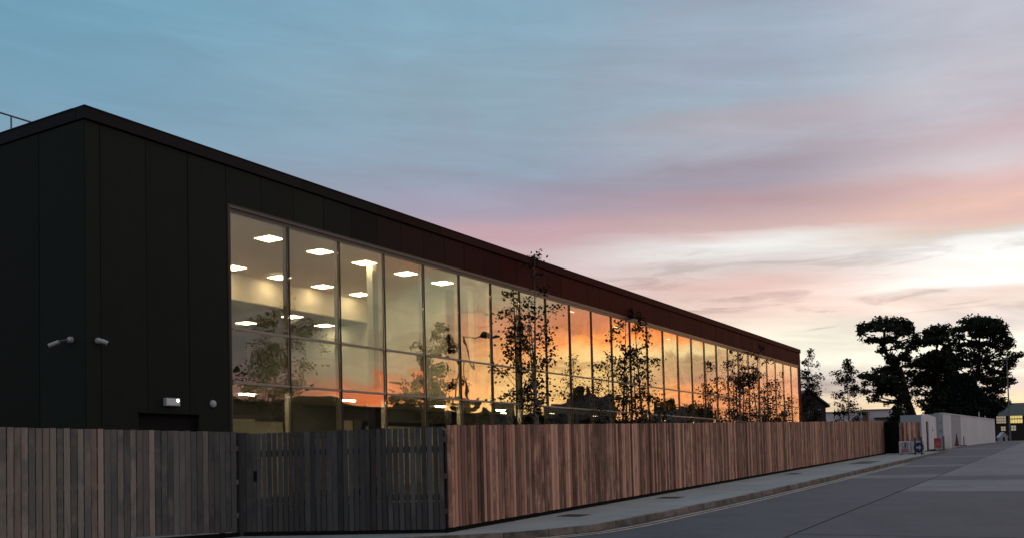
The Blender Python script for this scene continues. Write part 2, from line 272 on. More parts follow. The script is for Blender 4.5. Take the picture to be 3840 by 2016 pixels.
# ------------------------------------------------------------------ mesh helpers
class MB:
    def __init__(s): s.v = []; s.f = []; s.mi = []
    def add(s, vs, fs, mi=0):
        b = len(s.v); s.v += [tuple(v) for v in vs]; s.f += [tuple(b + i for i in f) for f in fs]; s.mi += [mi]*len(fs); return s
    def box(s, a, b, M4=None, mi=0):
        x0, y0, z0 = a; x1, y1, z1 = b
        vs = [(x0,y0,z0),(x1,y0,z0),(x1,y1,z0),(x0,y1,z0),(x0,y0,z1),(x1,y0,z1),(x1,y1,z1),(x0,y1,z1)]
        if M4: vs = [M4 @ Vector(v) for v in vs]
        return s.add(vs, [(0,3,2,1),(4,5,6,7),(0,1,5,4),(1,2,6,5),(2,3,7,6),(3,0,4,7)], mi)
    def hexa(s, lo, hi, mi=0):   # quads lo (4 pts) and hi (4 pts)
        return s.add(list(lo) + list(hi), [(0,3,2,1),(4,5,6,7),(0,1,5,4),(1,2,6,5),(2,3,7,6),(3,0,4,7)], mi)
    def tube(s, pts, rs, n=8, mi=0, cap=True):
        pts = [Vector(p) for p in pts]
        if not hasattr(rs, '__len__'): rs = [rs]*len(pts)
        rings = []
        for i, p in enumerate(pts):
            d = (pts[min(i+1, len(pts)-1)] - pts[max(i-1, 0)])
            d = d.normalized() if d.length > 1e-9 else Vector((0,0,1))
            a = Vector((0,0,1)).cross(d)
            if a.length < .05: a = Vector((1,0,0)).cross(d)
            a.normalize(); b = d.cross(a)
            rings.append([p + (a*math.cos(2*math.pi*k/n) + b*math.sin(2*math.pi*k/n))*rs[i] for k in range(n)])
        vs = [v for r in rings for v in r]; fs = []
        for i in range(len(pts)-1):
            for k in range(n):
                k2 = (k+1) % n; fs.append((i*n+k, i*n+k2, (i+1)*n+k2, (i+1)*n+k))
        if cap: fs += [tuple(range(n))[::-1], tuple((len(pts)-1)*n + k for k in range(n))]
        return s.add(vs, fs, mi)
    def prism(s, poly, d, mi=0):  # polygon (3d pts) extruded by vector d
        n = len(poly); poly = [Vector(p) for p in poly]; d = Vector(d)
        return s.add(poly + [p + d for p in poly], [tuple(range(n))[::-1], tuple(range(n, 2*n))] + [(i, (i+1)%n, n+(i+1)%n, n+i) for i in range(n)], mi)
    def mesh(s, name, mats, smooth=False):
        me = bpy.data.meshes.new(name); me.from_pydata(s.v, [], s.f)
        for m in (mats if isinstance(mats, (list, tuple)) else [mats]): me.materials.append(m)
        if max(s.mi, default=0) > 0: me.polygons.foreach_set('material_index', s.mi)
        if smooth: me.polygons.foreach_set('use_smooth', [True]*len(s.f))
        me.update(); return me
    def build(s, name, mats, parent=None, loc=(0,0,0), world=False, smooth=False, kind=None):
        if parent is not None and world:
            inv = parent.matrix_basis.inverted(); s.v = [tuple(inv @ Vector(v)) for v in s.v]
        o = bpy.data.objects.new(name, s.mesh(name, mats, smooth)); C.objects.link(o); o.location = loc
        if parent is not None: o.parent = parent
        if kind: o['kind'] = kind
        return o
def link(name, me, parent=None, loc=(0,0,0), rot=None, kind=None):
    o = bpy.data.objects.new(name, me); C.objects.link(o); o.location = loc
    if rot: o.rotation_euler = rot
    if parent is not None: o.parent = parent
    if kind: o['kind'] = kind
    return o
def empty(name, loc, rz=0, label=None, cat=None, group=None):
    o = bpy.data.objects.new(name, None); C.objects.link(o); o.empty_display_size = .3
    o.location = loc; o.rotation_euler = (0, 0, rz)
    o.matrix_basis = Matrix.Translation(loc) @ Matrix.Rotation(rz, 4, 'Z')
    if label: o['label'] = label
    if cat: o['category'] = cat
    if group: o['group'] = group
    return o
def tag(o, label, cat, group=None):
    o['label'] = label; o['category'] = cat
    if group: o['group'] = group
    return o

# ------------------------------------------------------------------ street frame: s along the long fence, t out towards the road
CORN = Vector((-1.238, 17.8, .397)); SL = .0258
US = Vector((.5091, .8607, 0)).normalized(); UT = Vector((US.y, -US.x, 0))
S_CREST = 82.0
def gz(s):                       # footpath level; the street climbs and levels off
    a = CORN.z + SL*s
    if s > S_CREST: a = CORN.z + SL*(S_CREST + 8*(1 - math.exp(-(s - S_CREST)/8)))
    if s < -60: a = CORN.z - SL*60
    return a
def st(s, t, dz=0.0):
    p = CORN + US*s + UT*t; return Vector((p.x, p.y, gz(s) + dz))
def to_st(p):
    d = Vector((p[0] - CORN.x, p[1] - CORN.y, 0)); return d.dot(US), d.dot(UT)
def gp(px, py, dz=0.0):          # pixel -> point on the street surface
    d = ray(px, py); o = Vector((0, 0, EYE)); n = Vector((-SL*US.x, -SL*US.y, 1))
    c = CORN + Vector((0, 0, dz)); return o + d*((c - o).dot(n)/d.dot(n))
ANG = math.atan2(US.y, US.x)

# ------------------------------------------------------------------ ground
ss_ = [-300,-150,-80,-40,-20,-8,-4,-2,0] + [4*i for i in range(1, 26)] + [104,112,125,150,200,300,600]
ts_ = [-600,-300,-150,-80,-50,-30,-15,-6,-2,-.4,-.16, .4, 2, 4, 8, 14, 20, 40, 80, 150, 300, 600]
mb = MB()
def gzt(s, t):
    if t < -.3:
        lo = .28
        if s < 56: return lo
        k = min(1, (s - 56)/9.0); return lo + (gz(s) - .2 - lo)*k
    return gz(s) - .19
for s_ in ss_:
    for t_ in ts_:
        p = st(s_, t_); mb.v.append((p.x, p.y, gzt(s_, t_)))
nt = len(ts_)
for i in range(len(ss_)-1):
    for j in range(nt-1): mb.f.append((i*nt+j, i*nt+j+1, (i+1)*nt+j+1, (i+1)*nt+j)); mb.mi.append(0)
g = mb.build('ground', m_ground, kind='structure')

q = MB()
for k in range(13): q.box((-12+5.0*k+.01, .25, .22), (-7+5.0*k-.01, 7.2, .30))
o = q.build('paving', simple('yard_concrete', (.30, .30, .28), .85, var=.12, nscale=5), kind='structure'); o.location = (CORN.x, CORN.y, 0); o.rotation_euler = (0, 0, ANG)

# kerb line (s, t) of its road face
KL = [(-13,-6.3),(-9,-4.9),(-6,-3.83),(-3.8,-3.05),(-2.4,-2.2),(-1.35,-.9),(-.8,.05),(-.15,.85),(.55,1.5),(1.6,2.1),(2.8,2.28),(4.5,2.38),(9,2.57),(18,2.68),(29,2.72),(44,2.75),(52,2.85)]
def kl_len():
    L = [0]
    for a, b in zip(KL, KL[1:]): L.append(L[-1] + math.hypot(b[0]-a[0], b[1]-a[1]))
    return L
KLEN = kl_len()
def kpt(d):
    for i in range(len(KL)-1):
        if d <= KLEN[i+1] or i == len(KL)-2:
            f = (d - KLEN[i])/(KLEN[i+1]-KLEN[i]); a, b = KL[i], KL[i+1]
            return (a[0]+(b[0]-a[0])*f, a[1]+(b[1]-a[1])*f)
def knorm(d):
    a = kpt(max(0, d-.4)); b = kpt(min(KLEN[-1], d+.4)); dx, dy = b[0]-a[0], b[1]-a[1]; l = math.hypot(dx, dy)
    return (dx/l, dy/l), (dy/l, -dx/l)      # along, inward?
# inward normal (towards fence): along is +s; fence is at smaller t
kerb = empty('kerb', tuple(st(0, 2.4)), 0); kerb['kind'] = 'structure'
d = .3; W = .13
while d < KLEN[-1] - .5:
    ln = .90 if d < 40 else 1.8
    a, b = d + .006, min(d + ln - .006, KLEN[-1]); q = []
    for dd in (a, b):
        k = kpt(dd); al, nn = knorm(dd); q.append((k, (k[0]+nn[0]*-W*-1*(-1 if nn[1] > 0 else 1), k[1]+nn[1]*-W*-1*(-1 if nn[1] > 0 else 1))))
    jz = U(-.006, .006); jt = U(-.006, .006)
    lo = [st(q[0][0][0], q[0][0][1]+jt, -.17), st(q[1][0][0], q[1][0][1]+jt, -.17), st(q[1][1][0], q[1][1][1], -.17), st(q[0][1][0], q[0][1][1], -.17)]
    hi = [st(q[0][0][0], q[0][0][1]-.012+jt, .004+jz), st(q[1][0][0], q[1][0][1]-.012+jt, .004+jz), st(q[1][1][0], q[1][1][1], .004+jz), st(q[0][1][0], q[0][1][1], .004+jz)]
    MB().hexa(lo, hi).build('kerb_stone', m_kerb, kerb, world=True)
    d += ln
# footpath: poured bays between fence line and kerb
path = empty('footpath', tuple(st(0, 1)), 0); path['kind'] = 'structure'
def bay(s0, s1, t0=.02):
    g_ = .006; mbb = MB(); n = 6; L, R = [], []
    ds = [KLEN[i] for i in range(len(KL))]
    for i in range(n+1):
        s = s0 + g_ + (s1 - s0 - 2*g_)*i/n
        # find kerb t at this s on the straight side
        t1 = 2.85
        for a, b in zip(KL, KL[1:]):
            if a[0] <= s <= b[0] and a[1] > -1.2: t1 = a[1] + (b[1]-a[1])*(s-a[0])/(b[0]-a[0]); break
        L.append(st(s, t0)); R.append(st(s, t1 - .137))
    top = L + R[::-1]
    m2 = len(top); low = [p + Vector((0,0,-.16)) for p in top]
    mbb.add(top + low, [tuple(range(m2))[::-1], tuple(range(m2, 2*m2))] + [(i, (i+1)%m2, m2+(i+1)%m2, m2+i) for i in range(m2)])
    return mbb.build('slab', m_pave, path, world=True)
edges = [-.70, 2.6] + [2.6 + 3.05*k for k in range(1, 15)] + [50.5]
edges = [e for e in edges if e < 46.5] + [47.2, 49.8]
for a, b in zip(edges, edges[1:]): bay(a, b)
# footpath round the corner, in front of the timber gate
def cornerbay(d0, d1, inner):
    n = 6; outer = []
    for i in range(n+1):
        dd = d0 + .006 + (d1 - d0 - .012)*i/n; k = kpt(dd); al, nn = knorm(dd)
        sg = -1 if nn[1] > 0 else 1
        outer.append(st(k[0] + nn[0]*sg*.137, k[1] + nn[1]*sg*.137))
    inn = [st(*q) for q in inner]
    top = outer + inn; m2 = len(top)
    MB().add(top + [p + Vector((0,0,-.16)) for p in top], [tuple(range(m2)), tuple(range(m2, 2*m2))[::-1]] + [(i, (i+1)%m2, m2+(i+1)%m2, m2+i) for i in range(m2)]).build('slab', m_pave, path, world=True)

# ------------------------------------------------------------------ road, concrete bays with tarred joints
road = empty('road', tuple(st(0, 6)), 0); road['kind'] = 'structure'
mb = MB(); TJ = 5.85
for a, b in zip(ss_, ss_[1:]):
    if a < -80: continue
    mb.add([st(a, -26 if a < 0 else 1.9, -.150), st(b, -26 if b <= 0 else 1.9, -.150), st(b, 22, -.150), st(a, 22, -.150)], [(0,3,2,1)])
mb.build('joint_filler', m_tar, road, world=True)
def rslab(s0, s1, t0, t1, m=m_road, name='slab', dz=0.0, skew=0.0):
    g_ = .022; n = max(1, int((s1-s0)/4)); mm = MB(); P = []
    for i in range(n+1):
        s = s0 + g_ + (s1-s0-2*g_)*i/n; P.append((s, t0+g_, t1-g_))
    top = [st(p[0] + skew*0, p[1], -.12+dz) for p in P] + [st(p[0] + skew, p[2], -.12+dz) for p in P[::-1]]
    m2 = len(top)
    mm.add(top + [p + Vector((0,0,-.05)) for p in top], [tuple(range(m2))[::-1], tuple(range(m2, 2*m2))] + [(i, (i+1)%m2, m2+(i+1)%m2, m2+i) for i in range(m2)])
    return mm.build(name, m, road, world=True)
# near lane: long slab runs from camera side, pale reinstatement strips further up
nearS = [-60, -40, -24, -11, 20.3, 22.6, 29.5, 31.2, 41.5, 43.0, 58, 60, 78, 90, 110, 150, 220]
for k, (a, b) in enumerate(zip(nearS, nearS[1:])):
    pale = (k in (4, 6, 8, 10))
    if k == 3:
        rslab(a, -1.8, -26, TJ); rslab(-1.8, b, 1.9, TJ)
    elif b <= -10: rslab(a, b, -26, TJ)
    else: rslab(a, b, 1.9 if b < 55 else 2.0, TJ, m_roadl if pale else m_road)
farS = [-60, -40, -24, -11, 1.85, 13, 18.6, 21.2, 34, 46, 60, 78, 90, 110, 150, 220]
for k, (a, b) in enumerate(zip(farS, farS[1:])):
    rslab(a, b, TJ, 10.4, m_roadl if k in (5, 7, 8, 9, 10) else m_road)
    rslab(a + 3.1, b + 3.1, 10.4, 14.2, m_roadl if k in (6, 9) else m_road)
# double yellow lines following the kerb
def pline(off, w):
    mm = MB(); L = []; d = 9.5
    while d < 74:
        k = kpt(min(d, KLEN[-1])); al, nn = knorm(min(d, KLEN[-1])); sg = 1 if nn[1] > 0 else -1
        wob = .008*math.sin(d*1.7)
        L.append((st(k[0]+nn[0]*sg*(off+wob), k[1]+nn[1]*sg*(off+wob), -.114), st(k[0]+nn[0]*sg*(off+w+wob), k[1]+nn[1]*sg*(off+w+wob), -.114))); d += .5
        if kpt(min(d, KLEN[-1]))[0] > 34: break
    vs = [p for q in L for p in q]
    mm.add(vs, [(2*i, 2*i+1, 2*i+3, 2*i+2) for i in range(len(L)-1)])
    mm.build('yellow_line', m_line, road, world=True)
pline(.17, .10); pline(.38, .10)

# grit and dead leaves in the gutter and along the foot of the fence
random.seed(5); q = MB()
for i in range(1500):
    if i % 3:
        dd = U(5, 53); k = kpt(dd); al, nn = knorm(dd); sg = 1 if nn[1] > 0 else -1; off = abs(random.gauss(0, .09)) + .01
        p = st(k[0]+nn[0]*sg*off, k[1]+nn[1]*sg*off, -.110)
    else: p = st(U(0, 45), .03 + abs(random.gauss(0, .05)), .012)
    a = U(0, 6.28); l = U(.012, .045); q.add([p+Vector((math.cos(a),math.sin(a),.1))*l, p+Vector((-math.sin(a),math.cos(a),0))*l*.6, p-Vector((math.cos(a),math.sin(a),0))*l, p-Vector((-math.sin(a),math.cos(a),-.1))*l*.6], [(0,1,2,3)])
o = q.build('leaf_litter', m_leaf, kind='stuff'); o['label'] = 'dead leaves and grit scattered in the gutter and along the fence foot'; o['category'] = 'leaf litter'
# opposite footpath and kerb, just beyond the right edge of the picture
mb = MB()
for a, b in zip([-60,-30,0,20,40,60,82,100,150], [-30,0,20,40,60,82,100,150,220]):
    mb.hexa([st(a,14.3,-.17), st(b,14.3,-.17), st(b,17,-.17), st(a,17,-.17)], [st(a,14.3,0), st(b,14.3,0), st(b,17,0), st(a,17,0)])
o = mb.build('pavement', m_pave, kind='structure')

# ------------------------------------------------------------------ main building
BA = Vector((-8.4973, 19.1414, 0)); BANG = math.atan2(.85836835, .51303389)
BL, BD, ZR, ZG = 56.42, 22.0, 9.07, .30
bld = empty('school_building', tuple(BA), BANG, 'long dark two storey building with a glazed front lit inside, behind the timber fence', 'building')
def bp(x, y, z): return bld.matrix_basis @ Vector((x, y, z))
X0, MOD, NB = 3.83, 1.925, 27
XE = X0 + MOD*NB; ZH, ZU, ZL = 7.86, 4.97, 3.70
def B(name, m, *boxes, parent=bld):
    q = MB()
    for a, b in boxes: q.box(a, b)
    return q.build(name, m, parent)
# shell behind the cladding
B('wall', m_dark, ((.06,.10,ZG-.3),(X0-.08,.30,8.78)), ((XE+.04,.10,ZG-.3),(BL-.03,.30,8.78)), ((X0-.08,.10,ZH+.12),(XE+.04,.30,8.78)))
B('wall', m_clad, ((.03,.30,ZG-.3),(.25,BD,8.80)), ((.25,BD-.2,ZG-.3),(BL,BD,8.80)), ((BL-.25,.3,ZG-.3),(BL-.02,BD-.2,8.80)))
B('roof', m_cap, ((.1,.32,8.74),(BL-.1,BD-.1,8.90)))
# vertical joints every 1.12 m
JX = [.35 + 1.12*k for k in range(-1, 51)]
j = [0.0] + [x for x in JX if 0.2 < x < BL - .3] + [BL]
j[0] = -.0
for a, b in zip(j, j[1:]):
    g_ = .007; dy = U(-.004, .004)
    aa, bb = a + g_, b - g_
    z0 = ZG - .1 if b < X0 - .05 or a > XE else ZH + .06
    segs = [(aa, bb, z0)]
    if a < X0 - .06 < b: segs = [(aa, X0 - .075, ZG-.1), (X0 - .075, bb, ZH + .06)] if X0-.075-aa > .02 else [(aa, bb, ZH+.06)]
    if a < XE < b: segs = [(aa, XE + .03, ZH + .06), (XE + .03, bb, ZG-.1)]
    for (x0, x1, z) in segs:
        if z < 1 and x0 < 2.83 and x1 > 1.24:      # door recess cut out of the two panels
            q = MB()
            if x0 < 1.24: q.box((x0, dy, z), (1.235, .10, 2.92))
            if x1 > 2.83: q.box((2.835, dy, z), (x1, .10, 2.92))
            q.box((x0, dy, 2.92), (x1, .10, 8.79)); q.build('wall_panel', m_clad, bld)
        else:
            B('wall_panel', m_clad if x0 < 6.5 else m_glowclad[min(6, int((x0-6.5)/1.8))], ((x0, dy, z), (x1, .10, 8.79)))
# left flank panels
yy = [.0, 1.5, 3.0, 4.5, 6.0, 8.0, 11, 14, 17, BD]
for k, (a, b) in enumerate(zip(yy, yy[1:])):
    B('wall_panel', m_clad, ((U(-.004,.003)-.02, (.012 if k == 0 else a + .007), ZG-.1), (.03, b - .007, 8.79)))
# fascia / coping: lengths butted end to end
fx = [-.045] + [3.1*k for k in range(1, 18)] + [BL + .03]
for a, b in zip(fx, fx[1:]):
    B('fascia', m_cap if a < 5 else m_glowclad[min(6, int((a-4)/2.6))], ((a + .004, -.050, 8.815), (b - .004, .22, 9.052)))
    B('coping', m_cap, ((a + .002, -.062, 9.052), (b - .002, .30, 9.078)))
fy = [.225, 5, 10, 15, BD]
for a, b in zip(fy, fy[1:]):
    B('fascia', m_cap, ((-.045, a + .004, 8.815), (.20, b - .004, 9.052)))
    B('coping', m_cap, ((-.058, a + .08, 9.052), (.22, b - .002, 9.076)))
# glazing: head, jamb, mullions, transoms, panes
B('window_head', m_head, ((X0-.02, -.012, ZH-.035), (XE, .13, ZH+.015)))
B('window_head', m_frame, ((X0-.03, -.004, ZH+.015), (XE+.02, .10, ZH+.058)))
B('window_head', m_frame, ((X0-.02, .012, ZH-.10), (XE, .13, ZH-.035)))
B('window_head', m_head, ((X0-.02, .004, ZH-.135), (XE, .13, ZH-.10)))
B('window_jamb', m_frame, ((X0-.075, -.006, ZG), (X0-.012, .28, ZH+.055)))
B('window_jamb', m_head, ((X0-.010, .006, ZG), (X0+.020, .14, ZH-.135)))
B('window_jamb', m_frame, ((XE+.001, -.006, ZG), (XE+.028, .28, ZH+.055)))
def mesh_of(m, *boxes):
    q = MB()
    for a, b, mi in boxes: q.box(a, b, None, mi)
    return q.mesh('part', m)
me_mul = mesh_of([m_frame, m_fgrey], ((-.021, -.018, ZG), (.021, .010, ZH-.136), 0), ((-.020, .050, ZG), (.020, .19, ZH-.14), 1))

for k in range(1, NB): link('mullion', me_mul, bld, (X0 + MOD*k, 0, 0))
me_tr = mesh_of([m_fgrey], ((.027, -.014, -.026), (MOD-.027, .010, .026), 0), ((.027, .050, -.03), (MOD-.027, .13, .03), 0))
for z in (ZU, ZL):
    for k in range(NB): link('transom', me_tr, bld, (X0 + MOD*k, 0, z))
for (z0, z1) in ((ZG, ZL-.028), (ZL+.028, ZU-.028), (ZU+.028, ZH-.138)):
    q = MB().box((-MOD/2+.026, -.003, -(z1-z0)/2), (MOD/2-.026, .003, (z1-z0)/2)); me = q.mesh('pane', m_glass)
    for k in range(NB):
        link('pane', me, bld, (X0 + MOD*(k+.5), .030, (z0+z1)/2), (random.gauss(0, .0020), 0, random.gauss(0, .0026)))
# interior: floors, ceilings, walls
XH = 15.8
B('floor_slab', m_floor, ((.3, .3, ZG-.02), (BL-.3, BD-.25, ZG+.10)))
B('floor_slab', m_pale, ((X0-.06, .36, 3.52), (BL-.3, 12.0, 3.68)))
B('ceiling', m_ceil, ((X0-.1, .31, 7.80), (XH, 5.60, 7.84)))
B('ceiling', m_ceil, ((XH+.12, .31, 7.80), (BL-.3, 12.0, 7.84)))
B('inner_wall', m_yel, ((X0-.1, 5.61, 6.97), (XH, 5.75, 7.84)))
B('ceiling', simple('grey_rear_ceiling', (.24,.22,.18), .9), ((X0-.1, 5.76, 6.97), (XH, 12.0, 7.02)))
B('inner_wall', simple('dark_rear_wall', (.035,.037,.034), .85), ((X0-.2, 12.01, ZG+.1), (BL-.3, 12.15, 7.84)))
B('inner_wall', m_pale, ((X0-.24, .32, ZG+.1), (X0-.11, 12.0, 7.79)))
B('inner_wall', m_pale, ((XH+.001, 2.2, 3.69), (XH+.119, 12.0, 7.86)))
for x in (10.68, 16.25, 21.9): B('column', m_pale, ((x, 1.30, 3.69), (x+.27, 1.52, 7.79)))
B('inner_wall', m_grey_i, ((19.5, 3.6, 3.69), (BL-.4, 3.72, 7.79)))
me_fill = MB().box((-.20, -.11, -.015), (.20, .11, .0)).mesh('ceiling_light', m_panel)
me_cl = MB().box((-.26, -.27, -.015), (.26, .27, .0)).mesh('ceiling_light', m_panel)
lights = [(x, 1.45, 7.799) for x in (6.54, 8.54, 10.50, 12.57, 14.62)] + [(x, 5.03, 7.799) for x in (4.6, 6.6, 8.62, 10.55, 12.6, 14.56)]
lights += [(12.9, 9.0, 6.969), (12.87, 6.7, 6.969), (16.0-.8, 7.3, 6.969)]
for l in lights: link('ceiling_light', me_cl, bld, l)
me_sl = MB().box((-.22, -.035, -.03), (.22, .035, .0)).mesh('strip_light', m_strip)
me_sl2 = MB().box((-.16, -.03, -.02), (.16, .03, .0)).mesh('strip_light', m_spot)
for x, y, z in [(4.95,.7,3.519),(8.7,.62,3.519),(13.14,.62,3.519),(16.8,.6,3.519),(20.6,.6,3.519),(24.4,.6,3.519),(28.2,.6,3.519),(32,.6,3.519),(36,.6,3.519),(17.7,5.1,3.519),(18.6,6.6,3.519),(26,3.9,3.519),(23.1,.9,7.799),(28.5,1.4,7.799),(34.5,1.2,7.799)]:
    link('strip_light', me_sl2 if z > 5 or x > 19 else me_sl, bld, (x, y, z))
# ground floor: glazed screens and lit rooms behind
B('inner_wall', m_grey_i, ((X0, 2.6, 3.10), (30, 2.70, 3.51)), ((8.3, 2.6, ZG+.1), (10.7, 2.70, 3.10)))
B('inner_wall', m_pale, ((5.9, 2.61, ZG+.1), (8.15, 2.69, 2.98)), ((11.9, 2.61, ZG+.1), (16.5, 2.69, 2.95)))
B('inner_wall', m_yel, ((X0, 4.6, ZG+.1), (9, 4.7, 3.51)), ((10.7, 2.61, ZG+.1), (11.2, 2.69, 3.10)))
B('door_frame', m_frame, ((5.62,2.55,ZG+.1),(5.86,2.75,3.10)), ((8.16,2.55,ZG+.1),(8.30,2.75,3.10)), ((10.55,2.55,ZG+.1),(10.7,2.58,3.10)), ((11.2,2.55,ZG+.1),(11.55,2.75,3.10)), ((X0,2.56,3.02),(8.3,2.60,3.11)))
for x, y in ((6.2,3.7),(10.0,3.7),(14.6,3.7),(18.8,1.6)): link('ceiling_light', me_cl if y > 2 else me_fill, bld, (x, y, 3.519))  # small panel near the glass is an added lamp brightening the ground floor
for x in (9.6, 13.45, 17.3, 21.15, 25, 28.85, 32.7, 36.55): B('column', m_dark, ((x-.02, .40, ZG+.1), (x+.26, .66, 3.51)))

# entrance recess on the blank front
dr = empty('entrance_door', tuple(bp(2.03, .1, ZG)), BANG, 'dark double door set back in the blank wall left of the glazing', 'door')
q = MB(); q.box((-.78, .31, 0), (.79, .33, 2.58)); q.build('door_leaf', m_dark, dr)
q = MB(); q.box((-.74,.27,.02),(-.05,.31,2.22)); q.box((.02,.27,.02),(.70,.31,2.22)); q.build('door_leaf', m_fgrey and simple('dark_grey_door', (.022,.024,.022), .5), dr)
q = MB(); q.box((-.60,.262,1.3),(-.20,.27,2.05)); q.box((.16,.262,1.3),(.56,.27,2.05)); q.build('door_glass', m_dark, dr)
q = MB(); q.box((-.80,-.13,2.605),(.81,-.02,2.63)); q.build('lintel', m_clad, dr)
# wall fittings
def fitting(name, x, z, label, cat): return empty(name, tuple(bp(x, -.004, z)), BANG, label, cat)
wl_ = fitting('bulkhead_light', 2.055, 3.16, 'white rectangular emergency light fixed above the dark double door', 'wall light')
MB().box((-.19,-.085,-.085),(.19,-.001,.085)).build('housing', m_plast, wl_)
MB().box((-.17,-.095,-.07),(.17,-.0855,.07)).build('diffuser', simple('opal_cover', (.70,.76,.76), .3), wl_)
MB().tube([(.12,-.10,.035),(.12,-.097,.035)], .035, 12).build('lamp', emis('small_lamp', (1,1,.9), 5), wl_)
sn = fitting('motion_sensor', 3.23, 3.17, 'small round pale sensor on the dark wall right of the rectangular light', 'sensor')
MB().tube([(0,-.002,0),(0,-.03,0),(0,-.06,0),(0,-.075,0)], [.085,.085,.065,.02], 16).build('sensor_dome', m_plast, sn, smooth=False)
MB().tube([(0,-.0,-.05),(0,-.02,-.05)], [.03,.03], 8).build('sensor_base', m_post, sn)
cm = fitting('security_camera', .26, 4.33, 'white security camera on the front wall just right of the building corner', 'security camera')
MB().tube([(0,0,0),(0,-.05,0),(0,-.09,-.005)], [.06,.06,.045], 14).build('mounting_base', m_plast, cm)
MB().tube([(0,-.07,0),(.03,-.12,-.015),(.11,-.18,-.05)], [.045,.048,.04], 12).build('camera_body', m_plast, cm)
MB().tube([(.11,-.181,-.0505),(.14,-.20,-.062)], [.035,.033], 12).build('lens', m_dark, cm)
cpos = bp(-.02, .42, 4.36)
cm2 = empty('security_camera', tuple(cpos), BANG, 'white security camera on the darker side wall pointing left', 'security camera')
MB().tube([(0,0,0),(-.05,0,0),(-.09,0,-.02)], [.065,.06,.04], 14).build('mounting_base', m_plast, cm2)
MB().tube([(-.08,0,-.01),(-.15,.04,-.02),(-.21,.13,-.045)], .014, 8).build('arm', m_post, cm2)
MB().tube([(-.20,.12,-.045),(-.30,.30,-.12)], [.040,.043], 12).build('camera_body', m_plast, cm2)
MB().tube([(-.301,.302,-.1205),(-.31,.316,-.125)], .035, 12).build('lens', m_dark, cm2)

# rail on the roof
def onz(px, py, z):
    d = ray(px, py); return Vector((0,0,EYE)) + d*((z-EYE)/d.z)
rp = onz(42, 436, 10.0); inv = bld.matrix_basis.inverted(); rl = inv @ rp
rr = empty('roof_guard_rail', (rp.x, rp.y, 8.9), BANG, 'thin grey guard rail standing on the roof at the far left', 'railing')
MB().tube([(-5,0,1.1),(1.55,0,1.1)], .022, 8).build('rail', m_post, rr)
for x in (-4, -2, 0): MB().tube([(x,0,0),(x,0,1.115)], .02, 8).build('post', m_post, rr)
MB().tube([(1.55,0,1.1),(1.55,0,.0)], .02, 8).build('post', m_post, rr)

# ------------------------------------------------------------------ long timber fence along the footpath
FA = ANG
fC = empty('timber_fence', tuple(st(0, 0)), FA, 'long fence of reddish brown upright boards running along the footpath', 'fence')
PB = .1125; FH = 1.985
def board_mesh(w, h, th=.021):
    q = MB(); b = .004
    q.add([(b,0,0),(w-b,0,0),(w,b,0),(w,th,0),(0,th,0),(0,b,0),(b,0,h),(w-b,0,h),(w,b,h),(w,th,h),(0,th,h),(0,b,h)],
          [(5,4,3,2,1,0),(6,7,8,9,10,11),(0,1,7,6),(1,2,8,7),(2,3,9,8),(3,4,10,9),(4,5,11,10),(5,0,6,11)])
    return q
bmC = [board_mesh(PB - g_, FH - .085).mesh('board', m_woodC) for g_ in (.015, .019, .023)]
SEND = 46.2; NC = int(SEND/PB)
for k in range(min(NC, 298)):
    x = PB*k + .03
    o = link('board', bmC[k % 3 if rnd() < .6 else 0], fC, (x, -.021 + U(-.004, .004), SL*x + .085 + random.gauss(0, .0045)), (random.gauss(0, .0012), random.gauss(0, .0012), 0))
q = MB()
for k in range(298, NC):
    x = PB*k + .03; y = -.021 + U(-.004, .004); z = SL*x + .085
    q.box((x, y, z), (x + PB - .012, y + .021, z + FH - .085 + random.gauss(0, .003)))
q.build('board_run', m_woodC, fC, kind='stuff')
for h in (.35, 1.0, 1.68):
    q = MB().hexa([(.02,.026,h),(SEND-.02,.026,h+SL*SEND),(SEND-.02,.07,h+SL*SEND),(.02,.07,h)], [(.02,.026,h+.09),(SEND-.02,.026,h+.09+SL*SEND),(SEND-.02,.07,h+.09+SL*SEND),(.02,.07,h+.09)])
    q.build('rail', m_woodA, fC)
for k in range(25):
    x = .2 + 1.86*k
    if x < SEND: MB().box((x, .075, -.9), (x+.1, .165, FH + SL*x - .06 + 0)).build('post', m_woodA, fC)
q = MB().hexa([(.0,.005,-1.0),(SEND,.005,-1.0),(SEND,.06,-1.0),(.0,.06,-1.0)], [(.0,.005,.075),(SEND,.005,.075+SL*SEND),(SEND,.06,.075+SL*SEND),(.0,.06,.075)])
q.build('gravel_board', m_plinth, fC)
# end post and latch plate seen on the boards
MB().box((33.2,-.028,1.12+SL*33.2),(33.26,-.0225,1.26+SL*33.2)).build('latch_plate', m_dark, fC)

# gate leaves across the corner (dark boards with open gaps)
GA = Vector((-1.262, 17.80, 0)); GB_ = Vector((-5.306, 18.70, 0)); gd = (GA - GB_); GL = gd.length; gang = math.atan2(gd.y, gd.x)
gate = empty('timber_gate', (GB_.x, GB_.y, .37), gang, 'pair of dark grey board gates with narrow gaps, left of the fence corner', 'gate')
PG = .1115; ng = int(GL/PG); bmG = board_mesh(PG-.020, 1.0).mesh('board', m_woodB); bmG2 = board_mesh(PG-.005, 1.0).mesh('board', m_woodB)
me_g = [board_mesh(PG-w, 1.90).mesh('board', m_woodB) for w in (.026, .022, .006)]
for k in range(ng):
    x = .02 + PG*k; tp = .004*k*PG
    wide = (k in (0,1,2,3,12,13,16,17,18,19,20,24,25,32,33))
    link('board', me_g[2 if k in (0,1,2,12,16,17,18,22) else (1 if wide else 0)], gate, (x, -.021 + U(-.003,.003), .075 + tp + random.gauss(0,.003)), (random.gauss(0,.0015), random.gauss(0,.0012), 0))
